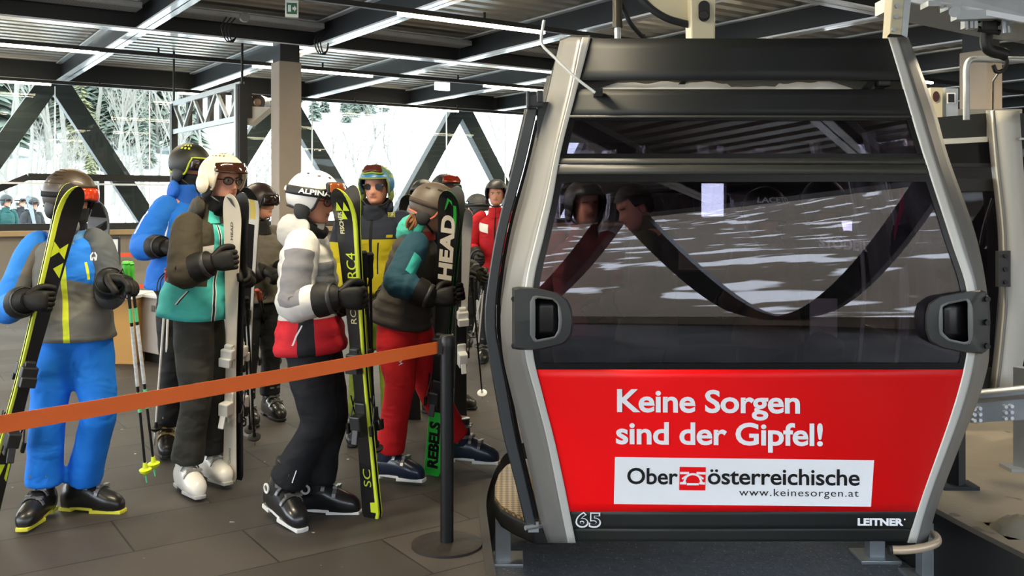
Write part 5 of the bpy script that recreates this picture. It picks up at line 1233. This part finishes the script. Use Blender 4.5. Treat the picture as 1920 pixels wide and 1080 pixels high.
# ---- skier in olive and teal with the white skis
J = dict(head=j(417,338,5.16), neck=j(388,408,5.2), shR=j(350,428,5.03), shL=j(408,424,5.38), elR=j(345,512,4.93), wrR=j(398,492,4.90), elL=j(425,520,5.35), wrL=j(446,506,5.18),
         pel=j(370,545,5.2), hipR=j(362,600,5.12), hipL=j(382,600,5.28), knR=j(368,745,5.1), knL=j(402,745,5.28), anR=j(348,888,5.16), anL=j(392,866,5.36))
p3 = person('person in olive and turquoise ski jacket with cream helmet and glasses, holding white skis', J, D(.86,-.5), D(.84,-.54,-.06))
TEAL = '4cc0b6'; OLV = '3b3528'
jm = cloth('jacket_olive_teal', OLV, [(TEAL, [(0,-1,.335)]), ('d9d6cd', [(1,0,-.86), (-.3,1,-.385), (.3,-1,.465)]), (TEAL, [(-1,0,.06), (0,1,-.3)]), (TEAL, [(1,0,-.94), (0,1,-.3)]), ('f0f0ee', [(1,0,-.972), (-1,0,.976)]), ('f0f0ee', [(1,0,-.985), (-1,0,.989)]), ('1c3030', [(1,0,-.976), (-1,0,.985)]),
     ('f0f0ee', [(1,-.35,-.735), (-1,.35,.743), (0,1,-.15), (0,-1,.29)]), ('222222', [(1,-.35,-.743), (-1,.35,.751), (0,1,-.15), (0,-1,.29)])])
jacket(p3, jm, cloth('sleeve_olive', '3b3528'), .135, 1.02, collar=cloth('collar_olive', '3c382c', [(TEAL, [(1,0,-.85)])]), hood=cloth('hood_olive', '383226'), ch=.09, sr=(.088,.086,.072,.058), d=1.1)
trousers(p3, cloth('trousers_dark_olive', '35342e'), (.105, .085, .083, .092), .165)
glove(p3, 'R', D(.98,.05,.12), D(.1,.98,0), M_glove, 55, sc=1.12); glove(p3, 'L', D(.9,-.3,-.3), D(0,-.5,-.8), M_glove, 50)
wb = mat('boot_white', 'd9d6cc', .35, 0, .04, coat=.3); wbk = mat('buckle_white', '9c9a94', .35, .3)
boot(p3, 'R', D(.62,-.78), wb, mat('sole_pale', 'a9a8a4', .5), wbk); boot(p3, 'L', D(.7,-.71), wb, mat('sole_pale', 'a9a8a4', .5), wbk)
hm = mat('helmet_cream', 'd9cbb0', .35, 0, .03, coat=.2)
helmet(p3, hm, mat('pad_cream', 'c9bda6', .5), mat('pad_dark', '1d1c1b', .6), [(40+18*k, 58, .07, .03) for k in range(5)] + [(30+20*k, 70, .1, .025) for k in range(4)])
patch(p3, -62, 62, 8, 34, .012, mat('visor_amber', '3a2113', .08, .2, .3, 8, coat=.8), p3.helmet, 'visor', .006, round_=.25)
for s in (1,):
    mb = MB(); c = p3.J['head'] + p3.hr*.118 - p3.hf*.02 - p3.hu*.02
    mb.ball(c, .014, .052, .055, (p3.hr, p3.hf, p3.hu), 18, 10); mb.build('ear_cover', hm, p3.helmet)
eyes(p3); glasses(p3, mat('glasses_dark', '2a1513', .3), glass('clear_lens', 'eef2f2', 1.5)); neckwarmer(p3, M_blk, -.04)
Wt = mat('ski_white', 'd9d0bd', .3, 0, .04, coat=.3)
a, b = j(438,362,5.02), j(432,900,5.30); nn = D(-.3,-.95)
sk, put, shape = ski('white ski held upright by the olive and turquoise jacket, nearest the camera', a, b, nn, Wt, BLACK, M_base, 1.0, toe='d8d5cc', rise=.03, bpos=.36)
put('HEAD', .845, .905, mat('print_grey', '4a4a46', .5), .16, .02); shape([(.99,-.02),(.985,.01),(.955,.03),(.965,.01)], mat('print_grey', '4a4a46', .5)); put('e Gamma', .05, .12, mat('print_grey', '4a4a46', .5), .16, .0)
sk, put, shape = ski('white ski turned away behind the nearest white ski', a - nn*.016 + D(.02,0,0), b - nn*.016 + D(.02,0,0), -nn, Wt, BLACK, M_base, 1.0, toe='d8d5cc', rise=.03, bpos=.36)
# black and white pair behind the white skis
mixm = mat('ski_black_white', 'd5d3cd', .3, 0, .03, regions=[('151515', [(0,1,-.955)]), ('151515', [(0,1,-.5), (0,-1,.86), (1,0,-.195)]), ('d8c36a', [(1,0,-.19), (-1,0,.24), (0,1,-.88), (0,-1,.955)])])
sk, put, shape = ski('black and white ski standing right behind the white skis', j(470,347,5.75), j(457,815,6.35), D(-.2,-.98), mixm, M_skib, M_base, 1.25, rise=.05, bpos=.42)
put('GAMMA', .04, .2, M_skib, .4, .04)
for k, (a, b) in enumerate((((462,560,5.5), (478,835,5.95)), ((455,560,5.6), (470,820,6.1)))):
    pole('black ski pole beside the white skis, %s' % ('right one of two' if k == 0 else 'left one of two'), j(*a), j(*b), pole_m, M_blk, BLACK, br=.04)
# ---- woman behind with grey jacket
F = D(.75,-.55); st = stand(*j(482,600,6.9).xy, 1.66, F)
st['elR'] = st['pel'] + D(-.1,-.25,.12); st['wrR'] = st['pel'] + D(.12,-.25,.2); st['wrL'] = st['pel'] + D(.2,-.1,.2)
p3b = person('person with long brown hair and grey jacket half hidden behind the white skis', st, F, D(.9,-.2), sc=.95)
jacket(p3b, cloth('jacket_warm_grey', '6e675e'), hem=.05, puff=(7, .06), collar=cloth('collar_black2', '1c1b1a')); trousers(p3b, M_blk)
for s in 'RL': glove(p3b, s, D(.8,-.4,-.2), D(0,.3,-1), M_glove, 45); boot(p3b, s, D(.6,-.8), M_bootblk, BLACK, M_bucks)
helmet(p3b, mat('helmet_maroon', '2a1c1a', .4), BLACK); goggles(p3b, M_lensD, BLACK)
mb = MB(); h = p3b.J['head']
for k in range(7):
    q = h - p3b.hf*(.06 + .01*(k % 3)) + p3b.hr*(.03*(k-3)) - p3b.hu*.06; mb.tube(cat_path([q, q - UP*.1 - p3b.hf*.05, q - UP*.22 - p3b.hf*.04, q - UP*.33 - p3b.hf*.02], 4), cat_vals([.02, .024, .02, .006], 4), 8, amp=.1)
mb.build('hair', mat('hair_brown', '5a3a22', .6, 0, .3, 30), p3b.o)
for k, (a, b) in enumerate((((482,545,6.45), (513,690,7.6)), ((486,548,6.5), (521,682,7.8)))):
    pole('black ski pole slanting away behind the white jacket, %s' % ('lower tip' if k == 0 else 'upper tip'), j(*a), j(*b), pole_m, mat('grip_red2', 'b04a30', .5), BLACK, br=.04)
# ---- woman in the white puffer jacket
J = dict(head=j(588,375,4.70), neck=j(572,446,4.72), shR=j(566,462,4.54), shL=j(588,456,4.90), elR=j(552,570,4.44), wrR=j(634,558,4.40), elL=j(595,570,4.95), wrL=j(652,566,4.68), bow=.0,
         pel=j(582,618,4.72), hipR=j(578,665,4.66), hipL=j(600,660,4.80), knR=j(597,790,4.66), knL=j(622,780,4.82), anR=j(524,930,4.70), anL=j(588,928,4.84))
p4 = person('person in white, grey and red puffer jacket with white helmet, stepping right', J, D(.98,-.15), D(.97,-.2,-.14))
jm = cloth('jacket_white_red', 'cdcbc6', [('c4202c', [(0,-1,.30)]), ('1c1d22', [(1,0,-.755), (-1,0,.83), (0,-1,.335)]), ('1c1d22', [(1,0,-.80), (-1,0,.825), (0,-1,.45), (0,1,-.3)]), ('85858a', [(1,0,-.80), (-1,0,.99), (0,1,-.53), (0,-1,.77)]), ('cfcfcf', [(1,-.2,-.715), (-1,.2,.722), (0,1,-.1), (0,-1,.26)])], wrinkle=.35)
slm = cloth('sleeve_white_grey', 'cdcbc6', [('77777b', [(1,0,-.60), (-1,0,.90), (0,1,-.22), (0,-1,.80)])], wrinkle=.35)
jacket(p4, jm, slm, .11, 1.03, puff=(7.5, .07), collar=cloth('collar_white', 'dad8d2'), hood=cloth('hood_white', 'cbc7be', wrinkle=.4), ch=.075, sr=(.088,.086,.074,.064))
trousers(p4, cloth('trousers_black', '15161a'), (.108, .088, .082, .098), .165, low=.17)
mb = MB(); a, b = j(548,905,4.60), j(556,882,4.60); mb.beam(a, b, .012, .004); mb.build('reflective_tab', mat('print_white', 'f1f1f1'), p4.trousers, smooth=0)
glove(p4, 'R', D(1,.05,-.05), D(.05,1,0), M_glove, 58, sc=1.15); glove(p4, 'L', D(.95,-.2,.05), D(0,-1,0), M_glove, 58)
tb = mat('boot_black_gloss', '1d1d1f', .3, 0, .06, coat=.3)
boot(p4, 'R', D(.66,-.75,-.12), tb, M_whs, M_bucks, sc=1.08); boot(p4, 'L', D(.99,-.12), tb, M_whs, M_bucks, sc=1.08)
for s, tdir in (('R', D(.66,-.75)), ('L', D(.99,-.12))):
    c = p4.J['an'+s] + D(.75,-.66)*.0; t_ = tdir.normalized(); r_ = t_.cross(UP); mb = MB(); q = c + r_*.056 - t_*.025 + UP*.045
    mb.rings([[q + (t_*cos(b) + UP*sin(b))*rr + r_*dz for b in [2*pi*k/20 for k in range(20)]] for rr, dz in ((.026,0),(.026,.006),(.016,.006),(.016,0))], (False, False)); mb.build('cuff_ring', M_whs, p4.o, smooth=40)
hwm = mat('helmet_white', 'dfddd8', .35, 0, .03, coat=.2)
helmet(p4, hwm, mat('pad_black', '161616', .6), mat('pad_black', '161616', .6), [(60,52,.1,.03),(100,56,.1,.03),(20,50,.1,.03),(140,52,.1,.03)])
st_ = patch(p4, 20, 340, -1, 18, .004, mat('strap_black2', '121212', .6), p4.helmet, 'strap', .004, 50, 3)
htext(p4, 'ALPINA', 100, 36, 4, 14, mat('print_white', 'f1f1f1'), p4.helmet, .03, .012); htext(p4, 'ALPINA', 196, 136, 4, 14, mat('print_white', 'f1f1f1'), p4.helmet, .03, .012)
fr_ = patch(p4, -44, 44, 6, 34, .02, mat('goggle_frame_black', '141414', .5), p4.o, 'goggles', .03, round_=.2); patch(p4, -40, 40, 9, 31, .03, mat('lens_copper', 'a5562a', .12, .3, coat=.6), fr_, 'lens', .006, round_=.25)
eyes(p4); glasses(p4, mat('glasses_red', '7c2a20', .3), glass('clear_lens', 'eef2f2', 1.5))
mb = MB(); c = p4.J['head'] - p4.hu*.13 - p4.hf*.01; mb.tube(cat_path([c + p4.hr*.08 + p4.hu*.03, c + p4.hr*.06 + p4.hf*.06 - p4.hu*.02, c + p4.hf*.075 - p4.hu*.035, c - p4.hr*.06 + p4.hf*.06 - p4.hu*.02], 5), .026, 10); mb.build('scarf', M_blk, p4.o)
a, b = j(645,350,4.50), j(697,970,4.74); nn = D(-.42,-.9)
sk, put, shape = ski('black and neon ski held by the white jacket, lettering side facing the camera', a, b, nn, M_skiR, M_edgey, M_base, 1.12, rise=.06, bpos=.40)
put('RC4', .735, .81, M_neon, .5, .0, off=-.012); put('FISCHER', .865, .93, mat('print_cream', 'd8d4a0', .5), .22, .03, off=.02)
for q in ((.955, -.036), (.955, .0), (.93, -.018)):
    shape([(q[0]-.022, q[1]), (q[0]-.022, q[1]+.034), (q[0]+.005, q[1]+.017)], M_neon)
put('SC', .10, .155, mat('print_lime', 'a9b52e', .5), .4, .0, off=.0); shape([(.02,.005),(.05,.005),(.055,.045),(.02,.045)], M_neon); put('RC', .6, .64, mat('print_cream', 'd8d4a0', .5), .3, .0)
sk, put, shape = ski('black and neon ski behind the lettered one at the white jacket, turned away', a - nn*.016, b - nn*.016, -nn, M_skib, M_edgey, M_base, 1.12, rise=.06, bpos=.40)
for k, (a, b) in enumerate((((682,475,4.62), (708,860,5.0)), ((694,478,4.68), (700,850,5.1)))):
    pole('black ski pole held beside the neon skis of the white jacket, %s grip' % ('left' if k == 0 else 'right'), j(*a), j(*b), pole_m, M_blk, BLACK, br=.035)
# ---- man in yellow and navy
J = stand(*j(706,600,6.3).xy, 1.78, D(-.1,-1))
J.update(head=j(706,350,6.28), neck=j(704,404,6.32), shR=j(648,420,6.3), shL=j(762,418,6.3), elR=j(632,505,6.25), elL=j(772,508,6.25), wrR=j(672,555,6.02), wrL=j(716,562,6.0), pel=j(704,520,6.32))
p5 = person('person in yellow and navy jacket with blue helmet and sunglasses, facing the camera', J, D(-.08,-1), D(-.12,-1,-.08))
NAVY = '262c39'; YEL = 'b5a81c'
jm = cloth('jacket_yellow_navy', YEL, [(NAVY, [(0,1,-.68)]), ('15161a', [(-1,0,.006), (0,1,-.1)]), ('15161a', [(1,0,-.994), (0,1,-.1)]), ('15161a', [(1,0,-.028), (-1,0,.036), (0,1,-.25), (0,-1,.64)]), (YEL, [(1,0,-.068), (-1,0,.105), (0,1,-.70), (0,-1,.735)])])
jacket(p5, jm, cloth('sleeve_yellow', 'bcb01e', [(NAVY, [(0,-1,.34)])]), .1, 1.05, collar=cloth('collar_navy', '20252f'), hood=cloth('hood_navy', '242a36'), ch=.07, sr=(.085,.085,.07,.055))
trousers(p5, cloth('trousers_lime', '6f7d1c', [('2c2620', [(0,1,-.8)])])); glove(p5, 'R', D(.8,-.5,-.3), D(.1,.4,-.9), M_glove, 50); glove(p5, 'L', D(-.5,-.7,-.4), D(0,.5,-.9), M_glove, 50)
for s in 'RL': boot(p5, s, D(-.05,-1), M_bootblk, BLACK, M_bucks)
helmet(p5, mat('helmet_blue', '2f6fa0', .35, 0, .05, coat=.2, regions=[('5d7a2a', [(0,1,-.55)]), ('6f8f2c', [(0,1,-.42), (0,-1,.5)])]), mat('pad_green', '7c8a4a', .7), mat('pad_green', '7c8a4a', .7))
fr_ = patch(p5, -42, 42, 27, 60, .012, mat('goggle_frame_lime', '7f9a30', .5), p5.o, 'goggles', .02, round_=.15, arch=6); patch(p5, -37, 37, 31, 56, .024, mat('lens_rose', '5a2a24', .12, .3, coat=.6), fr_, 'lens', .006, round_=.2, arch=6)
mb = MB()
c = p5.J['head'] + p5.hf*.088 + p5.hu*.004
for s in (-1, 1):
    mb.prism([c + p5.hr*(s*.034) + p5.hr*(.03*cos(b)) + p5.hu*(.021*sin(b)) - p5.hf*(.012) for b in [2*pi*k/18 for k in range(18)]], p5.hf*.012)
mb.beam(c - p5.hr*.07 + p5.hu*.012 - p5.hf*.006, c + p5.hr*.07 + p5.hu*.012 - p5.hf*.006, .01, .008); mb.build('sunglasses', mat('sunglass_black', '0d0c0c', .1, 0, coat=.6), p5.o, smooth=40)
mb = MB(); text(mb, 'THE NORTH FACE', lambda u, v: j(lerp(727,741,u), lerp(407,398,v), 6.13), .02); mb.build('chest_mark', mat('print_yellow', 'c9bb2a', .5), p5.jacket, smooth=0)
# ---- woman in vest and red trousers, leaning forward
J = dict(head=j(812,392,5.28), neck=j(786,440,5.34), shR=j(778,462,5.16), shL=j(806,452,5.52), elR=j(745,528,5.03), wrR=j(812,560,5.02), elL=j(815,540,5.55), wrL=j(838,552,5.28),
         pel=j(757,575,5.38), hipR=j(742,615,5.32), hipL=j(772,615,5.46), knR=j(750,720,5.26), knL=j(812,735,5.5), anR=j(727,868,5.36), anL=j(866,838,5.62))
p6 = person('person in dark vest and red trousers leaning forward, brown helmet, green ski in hand', J, D(.93,-.3), D(.93,-.2,-.3), D(.25,0,1))
jacket(p6, cloth('vest_brown', '3f3a34', [('1d3a48', [(0,1,-.93)])], wrinkle=.3), cloth('sleeve_petrol', '1f4656', [('3fb3a8', [(1,0,-.50), (-1,0,.655), (0,1,-.32), (0,-1,.56)])]), .1, 1.0, puff=(9, .085), collar=cloth('collar_coral', 'd2493a'), hood=cloth('hood_mint', '49b39f'), ch=.06, sr=(.078,.078,.064,.052))
trousers(p6, cloth('trousers_red', 'c4181c'), (.112, .088, .082, .088), .168, low=.17)
glove(p6, 'R', D(.95,.1,.1), D(.1,1,0), M_glove, 55, sc=1.12); glove(p6, 'L', D(.9,-.3,.2), D(0,-1,.1), M_glove, 55)
nb_ = mat('boot_navy', '1b2436', .3, 0, .06, coat=.3); boot(p6, 'R', D(.94,-.34), nb_, M_whs, M_bucks); boot(p6, 'L', D(.98,-.2,-.02), nb_, M_whs, M_bucks)
helmet(p6, mat('helmet_taupe', '5a4f44', .5), mat('pad_coral', 'c96a55', .6), mat('pad_dark', '1d1c1b', .6), [(70,45,.14,.04),(110,40,.14,.04)])
goggles(p6, M_lensD, BLACK, cloth('strap_taupe', '463c33', wrinkle=0))
mb = MB(); h = p6.J['head']
rh = random.Random(5)
for k in range(26):
    q = h - p6.hf*(.06 + .03*rh.random()) + p6.hr*rh.uniform(-.06, .085) - p6.hu*.06; e = q - p6.hf*rh.uniform(.01, .05) - UP*rh.uniform(.05, .1)
    mb.tube(cat_path([q, q.lerp(e, .5) + V3((rh.uniform(-.015, .015), rh.uniform(-.015, .015), 0)), e], 4), [.009, .0095, .01, .01, .01, .01, .009, .008, .004], 6, amp=.2)
mb.build('hair', mat('hair_ginger', '8a5a30', .6, 0, .3, 30), p6.o)
mb = MB(); c = j(751,680,5.155)
mb.add([c + D(.012,0,.014), c + D(-.012,0,.004), c + D(.004,0,.0), c + D(-.012,0,-.016), c + D(.014,0,-.004), c + D(-.002,0,.0)], [(0,1,2,5),(5,4,3,2)]); mb.build('leg_mark', mat('print_white', 'f1f1f1'), p6.trousers, smooth=0)
a, b = j(846,353,5.05), j(811,890,5.47); nn = D(-.25,-.96)
gtop = mat('ski_black_green', '141414', .3, 0, .04, coat=.3, regions=[('2fb840', [(0,-1,.235)]), ('2fae3c', [(1,0,-.185), (-1,0,.21), (0,1,-.86), (0,-1,.95)])])
sk, put, shape = ski('black ski with large white lettering and a green tail, in front of the dark vest', a, b, nn, gtop, M_green, M_base, 1.12, rise=.06, bpos=.39)
put('HEAD', .70, .915, Wt, .72, .05); shape([(.93,-.02),(.975,.0),(.965,.02),(.95,.022),(.965,.008),(.935,-.012)], M_green); put('REBELS', .03, .2, M_skib, .6, .05)
sk, put, shape = ski('black and green ski turned away behind the lettered one', a - nn*.016 + D(.01,0,0), b - nn*.016 + D(.01,0,0), -nn, gtop, M_green, M_base, 1.12, rise=.06, bpos=.39, toe='d5d5cf')
# ---- people further back
def simple(x, Y, h, F, look, label, jm, tm, hm_, lens=None, gm=M_glove, **kw):
    q = stand(x, Y, h, F); q.update(kw)
    p = person(label, q, F, look); jacket(p, jm, hem=.1, collar=jm); trousers(p, tm, remesh=.02)
    Rt = p.lat_h
    for s in 'RL': glove(p, s, F*.8 - UP*.4, Rt*(-1 if s == 'R' else 1), gm, 50); boot(p, s, F, M_bootblk, BLACK, M_bucks)
    helmet(p, hm_, BLACK)
    if lens: goggles(p, lens, BLACK, cloth('strap_black', '141414', wrinkle=0))
    return p
hb = mat('helmet_matt_black', '1c1d1e', .45)
q = j(796,383,8.2); simple(q.x, q.y, 1.72, D(-.3,-.95), D(-.2,-1), 'person with plain black helmet behind the leaning one', M_blk, M_blk, hb)
q = j(829,383,7.2); p8 = simple(q.x, q.y, 1.74, D(.9,-.4), D(.5,-.85), 'person in lime green jacket and black helmet with reflecting goggles, behind the lettered ski', cloth('jacket_lime', '7fae22'), M_blk, hb)
fr_ = patch(p8, -42, 42, 20, 50, .012, BLACK, p8.o, 'goggles', .02, round_=.15); patch(p8, -38, 38, 23, 47, .024, mat('lens_fire', '8a2a12', .1, .4, .5, 9, coat=.7), fr_, 'lens', .006, round_=.2)
q = j(894,383,10.6); p9 = simple(q.x, q.y, 1.62, D(.2,-1), D(-.9,.2), 'person all in black with goggle strap round the helmet, beside the red jacket', M_blk, M_blk, mat('helmet_speckled', '3c3d3e', .6, 0, .3, 40))
patch(p9, 30, 330, -8, 8, .004, BLACK, p9.helmet, 'strap', .004, 40, 2); htext(p9, 'uvex', 112, 60, -5, 6, mat('print_white', 'f1f1f1'), p9.helmet, .03, .012)
q = j(931,383,9.5); red = cloth('jacket_red', 'b3151f', [('e4ddd2', [(1,0,-.05), (-1,0,.2), (-.35,1,-.66), (.35,-1,.80)]), ('e4ddd2', [(1,0,-.8), (-1,0,.95), (.35,1,-1.01), (-.35,-1,1.15)]), ('1a1414', [(-1,0,.006)]), ('1a1414', [(1,0,-.994)])])
p10 = simple(q.x, q.y, 1.76, D(-.1,-1), D(-.05,-1), 'person in red and white jacket with black helmet, next to the cabin door', red, M_blk, hb); eyes(p10)
p10.J['x'] = 0
q = j(866,383,11.8); simple(q.x, q.y, 1.52, D(.4,-.9), D(.4,-.9), 'shorter person in black between the lime green and red jackets', M_blk, M_blk, hb)
for k, (x, Y, h, c) in enumerate(((10, 19.9, 1.72, '1f4a48'), (38, 21.2, 1.72, '222326'), (60, 19.7, 1.66, '2b2a2d'))):
    q = j(x, 383, Y); p = simple(q.x, q.y, h, D(.8,-.4), D(.9,-.3), ['person in dark teal outside the glass at the left edge', 'person in black with pale helmet outside the glass at the left', 'person in charcoal with goggles outside the glass, right of two others at the left'][k], cloth('outside_cloth_%d' % k, c), M_blk, [hb, mat('helmet_pale', 'c9c4b8', .5), hb][k], M_lensD)
ski('grey ski carried over the shoulder outside the glass at the left', j(53,368,19.6), j(72,452,19.5), D(.3,-1), mat('ski_grey', '77797c', .4), M_skib, M_base, 1.0, bind=False)
# upright skis among the people behind
s_, put, shape = ski('black ski with white triangle at its tip, beside the yellow jacket', j(768,362,6.6), j(775,790,6.9), D(-.1,-1), M_skib, M_edgey, M_base, 1.3, bind=False)
shape([(.9,-.03),(.9,.04),(.955,.0)], Wb); shape([(.86,-.04),(.86,.0),(.89,-.02)], M_neon); shape([(.86,.0),(.86,.04),(.89,.02)], M_neon)
s_, put, shape = ski('white and black ski behind the lettered ski', j(868,385,6.0), j(862,800,6.6), D(.3,-1), mat('ski_offwhite', 'c9c6c0', .3, regions=[('1a1a1a', [(1,0,-.26)]), ('1a1a1a', [(0,-1,.5)])]), M_skib, M_base, 1.1, toe='d5d5cf')
for k, (a, b) in enumerate((((884,520,6.8), (905,748,7.5)), ((876,540,6.6), (871,755,7.4)))):
    pole('black ski pole with white basket right of the barrier post, %s' % ('slanting' if k == 0 else 'upright'), j(*a), j(*b), pole_m, M_blk, Wb, br=.04)
for k, (a, b) in enumerate((((912,505,8.6), (884,640,8.9)), ((908,520,8.5), (896,660,8.8)))):
    pole('white ski pole in front of the red jacket, %s' % ('left' if k == 0 else 'right'), j(*a), j(*b), Wp, M_blk, BLACK, br=.04)
# ---- passengers inside the cabin
def rider(x, Y, h, F, look, label, jm, hm_=None, tilt=None, **kw):
    q = stand((x-960)/FOC*Y, Y, h, F, CABFLOOR); q.update(kw)
    p = person(label, q, F, look, tilt); jacket(p, jm, collar=jm); trousers(p, M_blk, remesh=.02)
    for s in 'RL': glove(p, s, F*.8 - UP*.4, p.lat_h*(-1 if s == 'R' else 1), M_glove, 50); boot(p, s, F, M_bootblk, BLACK, M_bucks)
    if hm_: helmet(p, hm_, BLACK)
    return p
c1 = rider(1215, 5.05, 1.55, D(-.9,.2), D(-.85,-.25,-.35), 'bareheaded dark haired person in olive coat bending inside the cabin', cloth('coat_olive', '4a4836'), None, D(-.35,0,1), head=j(1190,388,5.05), neck=j(1228,428,5.05))
mb = MB(); rs = []
for i in range(13):
    ring = []
    for k in range(36):
        az = 2*pi*k/36; el = lerp(pi/2*.99, R_(24) if cos(az) > .45 else R_(-38) if cos(az) < -.2 else R_(-4), i/12); c = c1.J['head'] + c1.hu*.012 - c1.hf*.004
        ring.append(c + (c1.hr*(.09*cos(el)*sin(az)) + c1.hf*(.11*cos(el)*cos(az)) + c1.hu*(.118*sin(el)))*(1 + .06*noise.noise(V3((az*4, el*5, 0)))))
    rs.append(ring)
mb.rings(rs, (True, False)); mb.build('hair', mat('hair_dark', '241a14', .6, 0, .3, 40), c1.o)
c2 = rider(1440, 5.25, 1.49, D(-.4,.9), D(-.45,.9), 'person in brown coat with lettered black helmet, back turned, inside the cabin', cloth('coat_brown', '5a4230'), hb)
htext(c2, 'LACETO', 245, 150, 16, 30, Wb, c2.helmet, .03, .008)
c3 = rider(1548, 5.35, 1.54, D(-.2,.95), D(-.3,.9), 'person in black jacket with back lettering at the right inside the cabin', M_blk, hb)
mb = MB(); text(mb, 'STODER', lambda u, v: c3.J['pel'] - D(-.2,.95)*.19 + c3.lat_h*((u-.5)*.3) + UP*(.40 + .06*v - .03*u), .04); mb.build('back_lettering', Wb, c3.jacket, smooth=0)
c4 = rider(1094, 5.4, 1.54, D(.3,.9), D(.3,-.9), 'person in red jacket at the left inside the cabin', cloth('coat_red', '5c1218'), hb)
# pink strap and bag at the cabin's right, grey pack on the bench
t = thing('strap_bag', 'dark bag on a bright pink strap hanging at the right inside the cabin', 'bag', j(1690,470,4.62))
mb = MB(); mb.tube(cat_path([j(1690,355,4.62), j(1690,390,4.6), j(1682,420,4.6), j(1680,450,4.6)], 5), .02, 10, squash=.3); mb.build('strap', mat('strap_pink', 'd23a68', .6), t)
mb = MB(); mb.tube(cat_path([j(1690,420,4.62), j(1693,440,4.62), j(1690,475,4.62), j(1686,500,4.62)], 5), cat_vals([.04,.055,.05,.02], 5), 14, amp=.2); mb.build('body', cloth('bag_dark', '2a2430'), t)
t = thing('back_pack', 'black backpack with grey panel standing low at the right inside the cabin', 'bag', j(1545,690,4.6))
mb = MB(); mb.tube(cat_path([j(1545,700,4.7), j(1545,670,4.7), j(1548,635,4.7), j(1550,625,4.7)], 4), cat_vals([.09,.1,.08,.03], 4), 14, amp=.1); mb.build('body', M_blk, t)
mb = MB(); mb.prism([j(1520,560,4.85), j(1570,560,4.85), j(1570,690,4.85), j(1520,690,4.85)], (0, .02, 0)); mb.build('panel', mat('pack_panel', '9a968e', .6), t, smooth=0)
